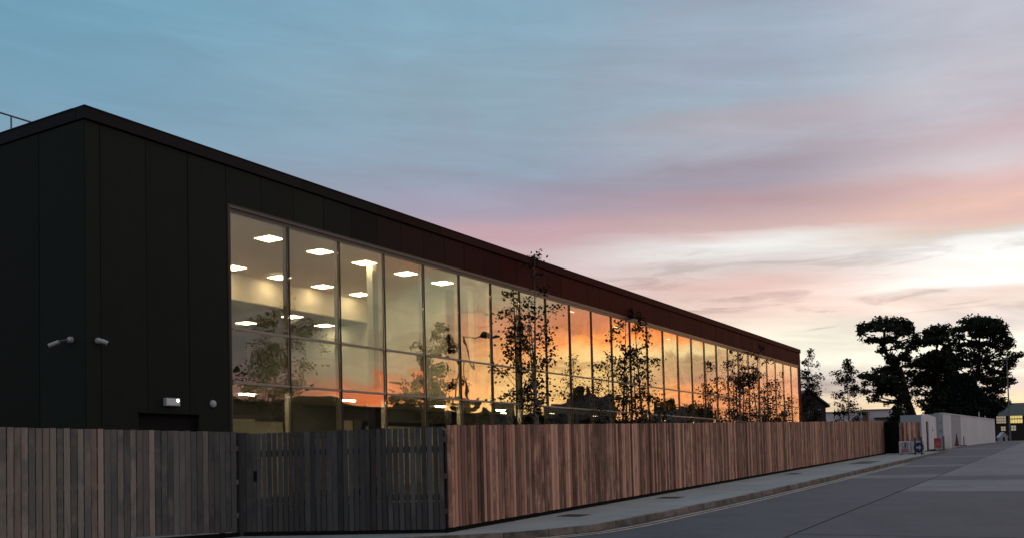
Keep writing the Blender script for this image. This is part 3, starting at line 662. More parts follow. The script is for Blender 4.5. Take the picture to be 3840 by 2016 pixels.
for (a, b) in ((.0, 2.62), (2.66, GL-.02)):
    MB().box((a, .004, 1.52), (b, .05, 1.64)).build('rail', m_woodB, gate)
    MB().box((a, .004, .98-.35), (b, .05, .74)).build('rail', m_woodB, gate)
    MB().box((a, .004, .09), (b, .03, .60)).build('kick_board', m_woodB, gate)
for x in (-.07, 2.60, GL-.13): MB().box((x, .052, -.3), (x+.1, .14, 1.93)).build('post', m_woodB, gate)
MB().box((.30,-.05,1.05),(.36,-.022,1.25)).build('lock', m_dark, gate)
MB().box((-.05,-.004,-.3),(GL,.045,.088)).build('sill', m_plinth, gate)

# left timber fence
AD = Vector((-8.54323784, 16.0, 0)) - GB_; AD.normalize()
A0 = GB_ + AD*6.6; aang = math.atan2(-AD.y, -AD.x)
fA = empty('timber_fence', (A0.x, A0.y, .37), aang, 'weathered grey brown board fence at the left, between the picture edge and the dark gate', 'fence')
me_a = [board_mesh(.112-w, 1.935).mesh('board', m_woodA) for w in (.010, .014, .017)]; me_ad = board_mesh(.112-.008, 1.935).mesh('board', m_woodM); me_ae = board_mesh(.112-.008, 1.935).mesh('board', m_woodB)
na = int(6.6/.112)
for k in range(na):
    x = .112*k; dist = 6.6 - x
    link('board', (me_ae if rnd() < max(0, (x-5.4)/1.6) else me_ad) if rnd() < max(0, (x - 3.6)/1.6) else me_a[k % 3], fA, (x + .02, -.021 + U(-.005, .005), .075 + .0197*dist*1.0 + random.gauss(0,.004)), (random.gauss(0,.002), random.gauss(0,.0016), 0))  # boards darken towards the gate: fading light put into their colour
for h in (.35, 1.0, 1.65): MB().box((0,.004,h),(6.58,.05,h+.09)).build('rail', m_woodA, fA)
for k in range(4): MB().box((.2+2.0*k,.052,-.3),(.3+2.0*k,.14,1.9)).build('post', m_woodA, fA)
MB().box((0,.002,-.3),(6.58,.05,.07)).build('gravel_board', m_plinth, fA)
MB().box((6.56,-.05,-.3),(6.76,.16,2.0)).build('post', m_woodB, fA)
# footpath bays in front of gate and left fence
def stq(p): return to_st(p)
gA, gB, aF = stq(GA), stq(GB_), stq(GB_ + AD*6.4)
i0 = KLEN[3]
cornerbay(KLEN[4]-.4, KLEN[7]+.55, [(-.71, 1.0) if False else (-.705, .02), (gA[0]-.02+.05*0, gA[1]-.02), ((gA[0]*.55+gB[0]*.45)-.06, (gA[1]*.55+gB[1]*.45)-.0)])
mid_ = ((gA[0]*.55+gB[0]*.45)-.06, (gA[1]*.55+gB[1]*.45))
cornerbay(KLEN[1]+.2, KLEN[4]-.4, [mid_, (gB[0]-.03, gB[1]+.03), (aF[0]-.02, aF[1]+.06)])
# ------------------------------------------------------------------ small ironwork in the footpath
for (px, py, w, l, lab) in ((2151,1931,.55,.55,'dark square access cover in the footpath nearest the camera'), (2514,1864,.6,.6,'dark square access cover in the footpath, second from the camera'), (2976,1774,.45,.9,'dark narrow access cover in the footpath about halfway up the fence'), (3245,1732,.9,3.2,'large dark patch of covers in the footpath near the far end of the fence')):
    p = gp(px, py); s_, t_ = to_st(p)
    e_ = MB().hexa([st(s_-l/2,t_-w/2,-.01), st(s_+l/2,t_-w/2,-.01), st(s_+l/2,t_+w/2,-.01), st(s_-l/2,t_+w/2,-.01)], [st(s_-l/2,t_-w/2,.006), st(s_+l/2,t_-w/2,.006), st(s_+l/2,t_+w/2,.006), st(s_-l/2,t_+w/2,.006)])
    base = st(s_, t_); e_.v = [tuple(Vector(v) - base) for v in e_.v]
    o = e_.build('manhole_cover', m_iron, loc=tuple(base)); tag(o, lab, 'manhole cover')

# ------------------------------------------------------------------ trees
def leafquads(mb_, c, r, n, size, flat=.8):
    for _ in range(n):
        p = c + Vector((random.gauss(0, r), random.gauss(0, r), random.gauss(0, r*flat)))
        a = Vector((U(-1,1), U(-1,1), U(-1,1))).normalized(); b = a.cross(Vector((U(-1,1), U(-1,1), U(-1,1)))).normalized()
        l = size*U(.6, 1.25); w = l*U(.5, .75)
        mb_.add([p - a*l*.5, p + b*w*.5, p + a*l*.5, p - b*w*.5], [(0,1,2,3)])
def birch(name, base, H, R, label, stems=1, dens=1.0, leaf=.10, lo=.22, seed=1, group=None, lean=0.0, profile=None, m_l=None):
    random.seed(seed)
    root = empty(name, tuple(base), U(0, 6), label, 'tree', group)
    tr = MB(); cr = MB(); tops = []
    for k in range(stems):
        off = Vector((U(-.12,.12), U(-.12,.12), 0)) if stems > 1 else Vector()
        h = H*(1 if k == 0 else U(.75,.9)); out = Vector((U(-1,1), U(-1,1), 0))*(.05*H if stems > 1 else .015*H)
        pts = []; rs = []
        for i in range(9):
            f = i/8; w = Vector((math.sin(f*5+k*2)*.04, math.cos(f*4+k)*.04, 0))*H*.12
            pts.append(off + out*f + w + Vector((lean*f*f, 0, f*h))); rs.append(max(.008, .011*H*(1-f)**.9))
        tr.tube(pts, rs, 7); tops.append((pts, h))
    nb = int(34*dens)
    for b in range(nb):
        pts, h = tops[b % stems]; f = lo + (1-lo)*((b+rnd())/nb)**.9
        i = min(7, int(f*8)); a = pts[i].lerp(pts[i+1], f*8-i)
        prof = profile(f) if profile else math.sin(math.pi*min(1, max(.0, (f-lo+.12)/(1.08-lo))))**.7
        ln = R*prof*U(.45, 1.15) + .1; ang = U(0, 2*math.pi); up = U(.35, 1.1)
        d = Vector((math.cos(ang), math.sin(ang), up)).normalized()
        e = a + d*ln; mid = a.lerp(e, .5) + Vector((0,0,.08*ln)); e = e + Vector((0,0,-.12*ln))
        tr.tube([a, mid, e], [.006+.0028*H*(1-f), .008, .004], 4, cap=False)
        ntw = 2 + int(ln*3)
        for w in range(ntw):
            g_ = .3 + .7*(w+rnd())/ntw; q0 = a.lerp(mid, g_*2) if g_ < .5 else mid.lerp(e, g_*2-1)
            dd = (d + Vector((U(-1,1), U(-1,1), U(-.8,.6)))).normalized()*U(.15,.42)*(.6+.4*ln)
            tr.tube([q0, q0+dd], [.005,.003], 3, cap=False)
            if rnd() < .82: leafquads(cr, q0+dd*.9, .10+.05*ln, int(U(4, 13)*dens), leaf)
        leafquads(cr, e, .10, int(5*dens), leaf)
    for pts, h in tops: leafquads(cr, pts[-1]+Vector((0,0,-.1)), .12, int(14*dens), leaf)
    tr.build('trunk', m_bark, root); cr.build('crown', m_l or m_leaf, root)
    return root
def tree_at(px, d_out, top_py, R, label, stems=1, seed=1, dens=1, leaf=.1, zb=.28, **k):
    """a tree standing d_out in front of the glazing, seen at column px"""
    dd = ray(px, 1500); nrm = Vector((math.cos(BANG+math.pi/2), math.sin(BANG+math.pi/2), 0))
    o = Vector((0,0,EYE)); q = BA - nrm*d_out
    p = o + dd*((q-o).dot(nrm)/dd.dot(nrm)); top = at(px, top_py, p.y).z
    return birch('birch_tree', (p.x, p.y, zb), top - zb, R, label, stems, seed=seed, dens=dens, leaf=leaf, group='young birches planted in front of the glazing', **k)
tree_at(2014, .36, 965, 1.15, 'tallest slender birch before the middle of the glazing, its top above the roof edge', 3, seed=11, dens=1.55, leaf=.135, lo=.20)
tree_at(2400, .40, 1160, 1.25, 'bushy birch before the orange panes, second from the tallest towards the far end', 2, seed=23, dens=1.55, leaf=.145, lo=.18)
tree_at(2290, .80, 1330, 1.0, 'short birch just left of the bushy one before the orange panes', 1, seed=31, dens=.9, leaf=.10)
tree_at(2745, .6, 1345, 1.1, 'birch with leaning leaf clumps before the far third of the glazing', 2, seed=47, dens=1.0, leaf=.14)
tree_at(2850, .6, 1300, 1.35, 'taller birch close to the far end of the glazing, its top against the dark fascia', 2, seed=53, dens=1.25, leaf=.15)
tree_at(2955, .80, 1400, 1.0, 'last small birch before the far corner of the glazing', 2, seed=59, dens=.9, leaf=.14)
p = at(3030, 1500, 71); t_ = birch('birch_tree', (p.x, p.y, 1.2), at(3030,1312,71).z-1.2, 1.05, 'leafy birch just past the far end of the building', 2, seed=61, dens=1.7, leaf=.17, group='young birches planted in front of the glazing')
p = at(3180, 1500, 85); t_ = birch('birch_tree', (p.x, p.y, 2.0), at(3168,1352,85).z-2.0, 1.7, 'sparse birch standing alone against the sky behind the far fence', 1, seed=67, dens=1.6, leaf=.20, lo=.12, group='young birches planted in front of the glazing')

# pines: limbs and clumps of needles, blobs measured on the zoomed view (x, y, rx, ry)
def zx(x): return 3100 + x/3.004
def zy(y): return 1150 + y/3.004
def pine(label, Y, trunk, blobs, seed, r0=.32, green=None, depth=1.0):
    random.seed(seed)
    b0 = at(zx(trunk[0][0]), zy(trunk[0][1]), Y); s0, _ = to_st(b0); zb = gz(s0) - .15
    root = empty('pine_tree', (b0.x, b0.y, zb), 0, label, 'tree')
    tr = MB(); cr = MB(); pts = [Vector((b0.x, b0.y, zb))]
    for (x, y) in trunk: pts.append(at(zx(x), zy(y), Y + U(-.3,.3)))
    rs = [r0*(1 - .75*i/(len(pts)-1)) for i in range(len(pts))]
    tr.tube(pts, rs, 9)
    for (x, y, rx, ry) in blobs:
        yy_ = Y + U(-1, 1)*2.6*depth; c = at(zx(x), zy(y), yy_); k = yy_/3600/3.004
        RX, RY = rx*k, ry*k
        near = min(pts[1:], key=lambda p: (p-c).length + (2.0 if p.z > c.z + .6 else 0))
        mid = near.lerp(c, .5) + Vector((U(-.2,.2), U(-.2,.2), -.15*(near-c).length*.4))
        tr.tube([near, mid, c + Vector((0,0,-RY*.3))], [.14,.095,.05], 5, cap=False)
        for q in range(3):
            e = c + Vector((U(-.8,.8)*RX, U(-.6,.6)*RX, U(-.4,.5)*RY)); tr.tube([mid.lerp(c,.6), e], [.045,.02], 4, cap=False)
        area = math.pi*rx*ry/9.0; n = int(area*.17) + 22
        # sub clumps give the knobbly edge
        nc = max(5, int(area/60)); cl = []
        for _ in range(nc):
            a = U(0, 2*math.pi); rr_ = math.sqrt(rnd())*.97; dy = U(-1, 1)
            sh = math.sqrt(max(0.05, 1 - .5*dy*dy)); cl.append(c + Vector((math.cos(a)*rr_*RX*sh, dy*RX*.8, math.sin(a)*rr_*RY*sh)))
        for cc_ in cl:
            rcl = U(.20, .34)
            for _ in range(max(6, n//nc)):
                p = cc_ + Vector((random.gauss(0,rcl*.8), random.gauss(0,rcl*.8), random.gauss(0,rcl*.55)))
                a = Vector((U(-1,1), U(-1,1), U(-.3,1.1))).normalized(); b_ = a.cross(Vector((U(-1,1), U(-1,1), U(-1,1)))).normalized()
                l = U(.26,.48); w = l*U(.35,.6)
                cr.add([p-a*l*.5-b_*w*.3, p-a*l*.5+b_*w*.3, p+a*l*.5+b_*w*.5, p+a*l*.5-b_*w*.5], [(0,1,2,3)])
    tr.build('trunk', m_pbark, root, world=True); cr.build('crown', m_needle, root, world=True)
    return root
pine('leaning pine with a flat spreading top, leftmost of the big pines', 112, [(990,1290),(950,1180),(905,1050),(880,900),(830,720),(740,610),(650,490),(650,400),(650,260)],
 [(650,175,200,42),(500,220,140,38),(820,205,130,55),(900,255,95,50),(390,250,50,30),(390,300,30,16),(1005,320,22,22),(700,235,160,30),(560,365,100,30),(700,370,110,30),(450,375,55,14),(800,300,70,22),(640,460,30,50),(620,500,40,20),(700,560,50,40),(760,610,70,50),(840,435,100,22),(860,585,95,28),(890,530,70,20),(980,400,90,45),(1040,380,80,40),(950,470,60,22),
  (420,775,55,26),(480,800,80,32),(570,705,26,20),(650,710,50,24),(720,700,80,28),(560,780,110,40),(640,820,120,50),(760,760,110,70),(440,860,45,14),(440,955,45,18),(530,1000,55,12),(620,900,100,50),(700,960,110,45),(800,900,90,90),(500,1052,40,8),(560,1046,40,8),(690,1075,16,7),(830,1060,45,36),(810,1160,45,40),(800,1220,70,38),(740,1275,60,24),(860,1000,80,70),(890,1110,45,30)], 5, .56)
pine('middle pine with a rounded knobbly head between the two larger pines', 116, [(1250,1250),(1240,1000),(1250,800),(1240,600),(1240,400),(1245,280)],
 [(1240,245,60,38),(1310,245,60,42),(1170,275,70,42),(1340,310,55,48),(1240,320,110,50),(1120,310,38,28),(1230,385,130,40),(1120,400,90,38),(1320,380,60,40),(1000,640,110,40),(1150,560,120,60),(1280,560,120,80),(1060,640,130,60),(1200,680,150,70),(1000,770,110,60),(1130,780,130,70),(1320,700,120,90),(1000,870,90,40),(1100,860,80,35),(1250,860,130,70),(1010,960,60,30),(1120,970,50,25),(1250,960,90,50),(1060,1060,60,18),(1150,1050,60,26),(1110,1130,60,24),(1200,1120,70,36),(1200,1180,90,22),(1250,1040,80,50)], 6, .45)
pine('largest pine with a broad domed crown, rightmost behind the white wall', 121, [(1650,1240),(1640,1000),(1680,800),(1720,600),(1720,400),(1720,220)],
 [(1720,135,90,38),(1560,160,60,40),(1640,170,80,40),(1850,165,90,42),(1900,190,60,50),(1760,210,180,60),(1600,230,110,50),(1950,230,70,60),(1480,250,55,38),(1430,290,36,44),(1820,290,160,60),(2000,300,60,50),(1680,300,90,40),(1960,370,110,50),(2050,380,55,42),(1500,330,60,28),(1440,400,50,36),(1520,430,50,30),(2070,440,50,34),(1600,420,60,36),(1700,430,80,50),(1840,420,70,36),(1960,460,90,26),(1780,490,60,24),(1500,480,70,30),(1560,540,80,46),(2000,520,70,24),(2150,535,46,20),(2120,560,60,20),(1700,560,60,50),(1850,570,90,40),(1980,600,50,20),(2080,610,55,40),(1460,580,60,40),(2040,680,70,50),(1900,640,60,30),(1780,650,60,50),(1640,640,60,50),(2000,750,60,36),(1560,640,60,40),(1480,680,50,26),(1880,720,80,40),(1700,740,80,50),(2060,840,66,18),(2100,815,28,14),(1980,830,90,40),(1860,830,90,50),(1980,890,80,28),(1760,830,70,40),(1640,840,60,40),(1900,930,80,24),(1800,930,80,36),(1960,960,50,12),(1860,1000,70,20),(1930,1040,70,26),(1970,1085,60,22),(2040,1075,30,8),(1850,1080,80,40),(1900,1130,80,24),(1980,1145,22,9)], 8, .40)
# dense ivy-dark undergrowth between the trunks
random.seed(12)
def thicket(name, label, cat, Y, blobs, m=m_needle, size=.26, dens=.3, basepx=None):
    q = MB(); c0 = at(zx(blobs[0][0]), zy(blobs[0][1]), Y); base = Vector((c0.x, c0.y, gz(to_st(c0)[0]) - .2))
    for (x, y, rx, ry) in blobs:
        c = at(zx(x), zy(y), Y); k = Y/3600/3.004; n = int(math.pi*rx*ry/9*dens)
        for _ in range(n):
            a = U(0, 6.28); r_ = math.sqrt(rnd()); dy = U(-1,1)
            p = c + Vector((math.cos(a)*r_*rx*k, dy*rx*k*.5, math.sin(a)*r_*ry*k)) - base
            a_ = Vector((U(-1,1), U(-1,1), U(-1,1))).normalized(); b_ = a_.cross(Vector((U(-1,1), U(-1,1), U(-1,1)))).normalized()
            l = size*U(.7,1.3); q.add([p-a_*l*.5, p+b_*l*.35, p+a_*l*.5, p-b_*l*.35], [(0,1,2,3)])
    o = q.build(name, m, loc=tuple(base)); return tag(o, label, cat)
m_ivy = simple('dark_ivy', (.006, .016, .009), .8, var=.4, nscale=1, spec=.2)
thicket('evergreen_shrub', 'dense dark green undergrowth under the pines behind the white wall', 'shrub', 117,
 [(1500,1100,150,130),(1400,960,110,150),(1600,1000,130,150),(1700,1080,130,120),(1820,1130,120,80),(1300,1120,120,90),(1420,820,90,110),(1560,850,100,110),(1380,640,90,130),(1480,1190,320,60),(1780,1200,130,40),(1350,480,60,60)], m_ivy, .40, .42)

# ------------------------------------------------------------------ far end of the street
def quadbox(P0, P1, h, th, name, m, parent, z0=0.0, lift=0.0, h1=None):
    """upright slab from ground point P0 to P1"""
    P0, P1 = Vector(P0), Vector(P1); d = (P1-P0); n = Vector((-d.y, d.x, 0)).normalized()*th
    h1 = h if h1 is None else h1
    lo = [P0+Vector((0,0,z0)), P1+Vector((0,0,z0)), P1+n+Vector((0,0,z0)), P0+n+Vector((0,0,z0))]
    hi = [P0+Vector((0,0,h)), P1+Vector((0,0,h1)), P1+n+Vector((0,0,h1)), P0+n+Vector((0,0,h))]
    return MB().hexa(lo, hi).build(name, m, parent, world=True)
# white wall
wA, wB = gp(3541,1672), gp(3733,1651)
ww = empty('white_wall', tuple(wA), 0, 'long white rendered wall with a grey section, along the road beyond the fence', 'wall')
def wp(f): return wA.lerp(wB, f)
zA = at(3529, 1549, wA.y).z - wA.z; zB = at(3731, 1572, wB.y).z - wB.z
for f0, f1, m in ((0,.13,m_white),(.13,.30,m_whgrey),(.30,.62,m_white),(.62,1,m_white)):
    quadbox(wp(f0)+Vector((.0,0,0)), wp(f1), zA+(zB-zA)*f0, .22, 'wall_panel', m, ww, -.3, h1=zA+(zB-zA)*f1)
a_, b_ = wp(0), wp(1); dd = (b_-a_).normalized(); nn = Vector((-dd.y, dd.x, 0))
lo = [a_-nn*.04+Vector((0,0,zA+.002)), b_-nn*.04+Vector((0,0,zB+.002)), b_+nn*.26+Vector((0,0,zB+.002)), a_+nn*.26+Vector((0,0,zA+.002))]
MB().hexa(lo, [p+Vector((0,0,.07)) for p in lo]).build('coping', m_white, ww, world=True)
quadbox(wA+dd*-.02, wA+nn*3.0-dd*.02, zA, .2, 'return_wall', m_whgrey, ww, -.3)
for f in (.34, .80, .93):
    p = wp(f)+nn*.5; MB().tube([p+Vector((0,0,1.5)), p+Vector((0,0,2.25 if f!=.80 else 2.6))], .05, 6).build('vent_pipe', m_plast, ww, world=True)
# grey pillar
pp = gp(3519, 1676); pil = empty('gate_pillar', tuple(pp), ANG, 'grey square pillar at the near end of the white wall', 'pillar')
hp = at(3519,1546,pp.y).z-pp.z
MB().box((-.16,-.18,-.2),(.16,.18,hp)).build('shaft', m_whgrey, pil)
for z in (.95, 1.45): MB().box((-.19,-.21,z*hp/2.1),(.05,-.185,z*hp/2.1+.1)).build('hinge', m_dark, pil)
# leaning hoarding sheets
hA, hB = gp(3462,1692), gp(3514,1678)
ho = empty('site_hoarding', tuple(hA), 0, 'white hoarding sheet with a dark slot and faint lettering beside the grey pillar', 'hoarding')
hh = at(3460,1550,hA.y).z-hA.z
def hpnt(f): return hA.lerp(hB, f)
quadbox(hpnt(0), hpnt(.26), hh, .05, 'panel', m_white, ho, 0.03); quadbox(hpnt(.42), hpnt(1), hh*.99, .05, 'panel', m_white, ho, .03, h1=hh*.93)
quadbox(hpnt(.26), hpnt(.42), hh, .05, 'panel', m_white, ho, hh*.80)
dh = (hB-hA).normalized(); nh = Vector((-dh.y, dh.x, 0))
quadbox(hpnt(.26)+nh*.06, hpnt(.42)+nh*.06, hh*.8, .03, 'slot', m_dark, ho, .03)
# text on flat things
def text(body, size, m, parent, Mx, name='lettering'):
    cu = bpy.data.curves.new(name, 'FONT'); cu.body = body; cu.size = size; cu.align_x = 'CENTER'; cu.align_y = 'CENTER'; cu.extrude = .002
    o = bpy.data.objects.new(name, cu); C.objects.link(o)
    dg = bpy.context.evaluated_depsgraph_get(); me = bpy.data.meshes.new_from_object(o.evaluated_get(dg)); bpy.data.objects.remove(o)
    me.materials.clear(); me.materials.append(m); me.transform(Mx if parent is None else parent.matrix_basis.inverted() @ Mx)
    return link(name, me, parent)
def face_m(p, d):      # frame on an upright face: x along d, z out towards the viewer
    d = Vector((d.x, d.y, 0)).normalized(); n = Vector((d.y, -d.x, 0))
    return Matrix(((d.x, 0, n.x, p.x), (d.y, 0, n.y, p.y), (0, 1, 0, p.z), (0, 0, 0, 1)))
text('SITE\nENTRANCE', .17, m_post, ho, face_m(hpnt(.72)-nh*.006+Vector((0,0,hh*.58)), dh))
# red notice
rA = gp(3497, 1690); rA2 = at(3522, 1672, rA.y)
rn = empty('red_notice', (rA.x, rA.y, rA.z), 0, 'small red and white notice board at the foot of the hoarding', 'sign')
wv = (Vector((rA2.x, rA.y, rA.z)) - rA)
z1 = at(3500,1641,rA.y).z - rA.z
quadbox(rA - nh*.12, rA + wv - nh*.12, z1, .03, 'board', m_red, rn, .22)
for f in (.15, .85): quadbox(rA+wv*f-nh*.085, rA+wv*(f+.06)-nh*.085, .3, .02, 'leg', m_dark, rn, 0)
text('NO\nENTRY', .12, m_plast, rn, face_m(rA+wv*.5-nh*.125+Vector((0,0,.45)), wv))
# dark opening + mesh gate after the fence
g0 = st(46.25, -.05); g1p = at(3374, 1700, 56.5); g1 = Vector((g1p.x, g1p.y, gz(to_st(g1p)[0])))
dg_ = empty('dark_steel_gate', tuple(g0), 0, 'tall black steel gate standing at the far end of the timber fence', 'gate')
gg = Vector((g1.x, g1.y, g0.z))
quadbox(g0, gg, 1.92, .05, 'sheet', m_dark, dg_, .02)
ddg = (gg-g0)
for k in range(9):
    f = k/8; quadbox(g0+ddg*(f*.98)-Vector((.0,.04,0)), g0+ddg*(f*.98+.014)-Vector((0,.04,0)), 1.95, .03, 'bar', m_frame, dg_, .02)
# short timber panel with pale posts
pa = at(3374, 1650, 57); pb = at(3452, 1650, 57); zb_ = gz(to_st(pa)[0])
pa = Vector((pa.x, pa.y, zb_)); pb = Vector((pb.x, pb.y, zb_)); hpn = at(3400, 1582, 57).z - zb_
tp = empty('timber_fence', tuple(pa), 0, 'short timber boarded panel with a pale post between the black gate and the hoarding', 'fence')
dv = (pb-pa); nbp = 9
for k in range(nbp): quadbox(pa+dv*(k/nbp), pa+dv*((k+.93)/nbp), hpn+U(-.01,.01), .02, 'board', m_woodC, tp, .1)
quadbox(pa-dv*.04-Vector((0,.03,0)), pa+dv*.005-Vector((0,.03,0)), hpn+.02, .06, 'post', m_plast, tp, 0)
quadbox(pa+dv*.33-Vector((0,.05,0)), pa+dv*.36-Vector((0,.05,0)), hpn-.02, .03, 'batten', m_box, tp, .1)
# white barrier with signs
ba0 = gp(3374, 1702); Yb = ba0.y
def bpn(px): p = at(px, 1700, Yb); return Vector((p.x, p.y, ba0.z))
brh = at(3400, 1652, Yb).z - ba0.z
br = empty('plastic_barrier', tuple(ba0), 0, 'low white barrier carrying a red and black warning sign and a blue arrow sign', 'barrier')
quadbox(bpn(3374), bpn(3414), brh, .06, 'barrier_panel', m_white, br, .03); quadbox(bpn(3416), bpn(3463), brh, .06, 'barrier_panel', m_plast, br, .03)
for px in (3378, 3408, 3422, 3458): quadbox(bpn(px)-Vector((0,.15,0)), bpn(px+4)-Vector((0,.15,0)), .05, .36, 'foot', m_dark, br, 0)
ex = Vector((1,0,0))
sg = empty('warning_sign', tuple(bpn(3394)-Vector((0,.03,0))), 0, 'square warning sign with a black figure above a red strip, on the white barrier', 'sign')
sw = (bpn(3411)-bpn(3378)).x/2
MB().box((-sw,-.02,.08),(sw,0,brh-.04)).build('sign_board', m_plast, sg)
MB().box((-sw*.86,-.026,.13),(sw*.86,-.021,.30)).build('red_strip', m_red, sg)
text('DANGER', .10, m_plast, sg, Matrix.Translation(sg.location) @ Matrix(((1,0,0,0),(0,0,-1,-.03),(0,1,0,.215),(0,0,0,1))))
def ring(r0, r1, n=20, y=-.026, cz=.5, a0=0, a1=2*math.pi):
    q = MB()
    for k in range(n):
        a, b = a0+(a1-a0)*k/n, a0+(a1-a0)*(k+1)/n
        q.hexa([(math.cos(a)*r0,y,cz+math.sin(a)*r0),(math.cos(a)*r1,y,cz+math.sin(a)*r1),(math.cos(b)*r1,y,cz+math.sin(b)*r1),(math.cos(b)*r0,y,cz+math.sin(b)*r0)],
               [(math.cos(a)*r0,y+.004,cz+math.sin(a)*r0),(math.cos(a)*r1,y+.004,cz+math.sin(a)*r1),(math.cos(b)*r1,y+.004,cz+math.sin(b)*r1),(math.cos(b)*r0,y+.004,cz+math.sin(b)*r0)])
    return q
ring(.15,.19,18,cz=brh*.68).build('symbol_ring', m_post, sg)
MB().box((-.03,-.027,brh*.68-.12),(.05,-.0215,brh*.68+.11), Matrix.Rotation(0,4,'Y')).build('symbol_figure', m_dark, sg)
s2 = empty('arrow_sign', tuple(bpn(3441)-Vector((0,.03,0))), 0, 'round dark blue direction sign with a white arrow, on the right of the barrier', 'sign')
MB().box((-.36,-.02,.06),(.36,0,brh-.02)).build('sign_board', m_plast, s2)
MB().tube([(.06,-.021,brh*.5),(.06,-.027,brh*.5)], .30, 24).build('disc', m_blue, s2)
MB().prism([(-.10,-.028,brh*.5-.05),(.08,-.028,brh*.5-.05),(.08,-.028,brh*.5-.15),(.24,-.028,brh*.5),(.08,-.028,brh*.5+.15),(.08,-.028,brh*.5+.05),(-.10,-.028,brh*.5+.05)], (0,-.004,0)).build('arrow', m_plast, s2)
# two marker posts with pale tops
for px, py0, py1, lab in ((3433,1703,1629,'dark marker post with a pale top, left of the pair at the barrier'), (3457,1702,1625,'dark marker post with a pale top, right of the pair at the barrier')):
    p = gp(px, py0); p = at(px, py0, p.y-.35); h = at(px, py1, p.y).z - p.z
    e = empty('marker_post', tuple(p), 0, lab, 'post', 'marker posts at the barrier')
    MB().tube([(0,0,-.05),(0,0,h-.16)], .042, 10).build('shaft', m_blue, e); MB().tube([(0,0,h-.16),(0,0,h-.02),(0,0,h)], [.05,.045,.02], 10).build('cap', simple('pale_orange_plastic', (.55,.36,.28), .5), e)
# bollard on the kerb
p = gp(3540, 1686); h = at(3536, 1629, p.y).z - p.z
e = empty('bollard', tuple(p), 0, 'grey bollard with a white collar at the kerb before the white wall', 'bollard')
MB().tube([(0,0,-.05),(0,0,h-.07)], .06, 12).build('shaft', m_post, e); MB().tube([(0,0,h-.07),(0,0,h)], [.068,.055], 12).build('collar', m_plast, e)
# traffic cone
p = gp(3589, 1670); h = at(3588, 1624, p.y).z - p.z
e = empty('traffic_cone', tuple(p), 0, 'dull red traffic cone standing by the grey part of the white wall', 'traffic cone')
MB().box((-.2,-.2,0),(.2,.2,.04)).build('base', m_coneo, e); MB().tube([(0,0,.04),(0,0,h*.45),(0,0,h*.7),(0,0,h)], [.15,.09,.06,.025], 14).build('cone', m_coneo, e)
# wooden crate-like post block
p = gp(3614, 1669); h = at(3614, 1634, p.y).z - p.z; wpx = 13*p.y/3600/2
e = empty('board_stand', tuple(p), ANG, 'upright brown board stand beside the traffic cone', 'stand')
MB().box((-wpx,-.05,.05),(wpx,.0,h)).build('board', m_box, e); MB().box((-wpx,-.2,0),(-wpx+.08,.2,.05)).box((wpx-.08,-.2,0),(wpx,.2,.05)).build('foot', m_dark, e)
MB().box((-wpx*.9,-.058,h*.72),(wpx*.9,-.051,h*.80)).build('band', m_dark, e)

# far right: low building with green roof and lit windows
Yr = 129
def fr(px, py, dy=0): return at(px, py, Yr+dy)
q0 = fr(3722, 1650); zg = gz(100)
rb = empty('workshop_building', (q0.x, q0.y, zg), 0, 'low building with a green roof and yellow lit windows at the right edge', 'building')
xl, xr = fr(3722,1600).x, fr(4040,1600).x
ze0 = fr(3722,1556).z; ze1 = fr(3840,1553).z; zt1 = fr(3840,1513).z
MB().box((xl, Yr+.4, zg-.5), (xr, Yr+9, ze0+.1)).build('wall', m_house, rb, world=True)
MB().prism([(xl-.5, Yr-.3, ze0-.1),(xl-.5, Yr+4.6, zt1+.4),(xl-.5, Yr+9.6, ze0-.1)], (xr-xl+1, 0, 0)).build('roof', m_green, rb, world=True)
def win(pxa, pya, pxb, pyb, m, cols_, rows_):
    a, b = fr(pxa, pyb), fr(pxb, pya)
    w = MB().box((a.x, Yr+.30, a.z), (b.x, Yr+.398, b.z)).build('window', m_frame, rb, world=True)
    for i in range(cols_):
        for k in range(rows_):
            x0 = a.x+(b.x-a.x)*(i+.08)/cols_; x1 = a.x+(b.x-a.x)*(i+.92)/cols_; z0 = a.z+(b.z-a.z)*(k+.1)/rows_; z1_ = a.z+(b.z-a.z)*(k+.9)/rows_
            o = MB().box((x0, Yr+.27, z0), (x1, Yr+.299, z1_)); inv_ = rb.matrix_basis.inverted(); o.v = [tuple(inv_ @ Vector(v)) for v in o.v]; o.build('pane', m, w)
win(3741,1557,3776,1586, m_yroom2, 4, 3); win(3790,1550,3838,1586, m_yroom, 5, 2); win(3848,1549,3900,1586, m_yroom, 5, 2); win(3758,1596,3775,1614, m_yroom2, 2, 2); win(3796,1592,3814,1613, m_yroom2, 2, 2)
# small white gabled kiosk sign
p = fr(3765, 1650, -6); z0 = gz(to_st(p)[0])
ks = empty('white_kiosk', (p.x, p.y, z0), 0, 'tiny white gabled hut before the low building at the right edge', 'hut')
MB().prism([(-0.465,0,0),(0.465,0,0),(0.465,0,0.577),(0,0,1.069),(-0.465,0,0.577)], (0,0.744,0)).build('wall', m_plast, ks)
MB().box((-0.130,-0.019,0),(0.130,-0.001,0.558)).build('door', m_dark, ks)
MB().prism([(-0.577,-0.056,0.521),(0,-0.056,1.135),(0.577,-0.056,0.521),(0.577,-0.056,0.595),(0,-0.056,1.218),(-0.577,-0.056,0.595)], (0,0.856,0)).build('roof', m_white, ks)
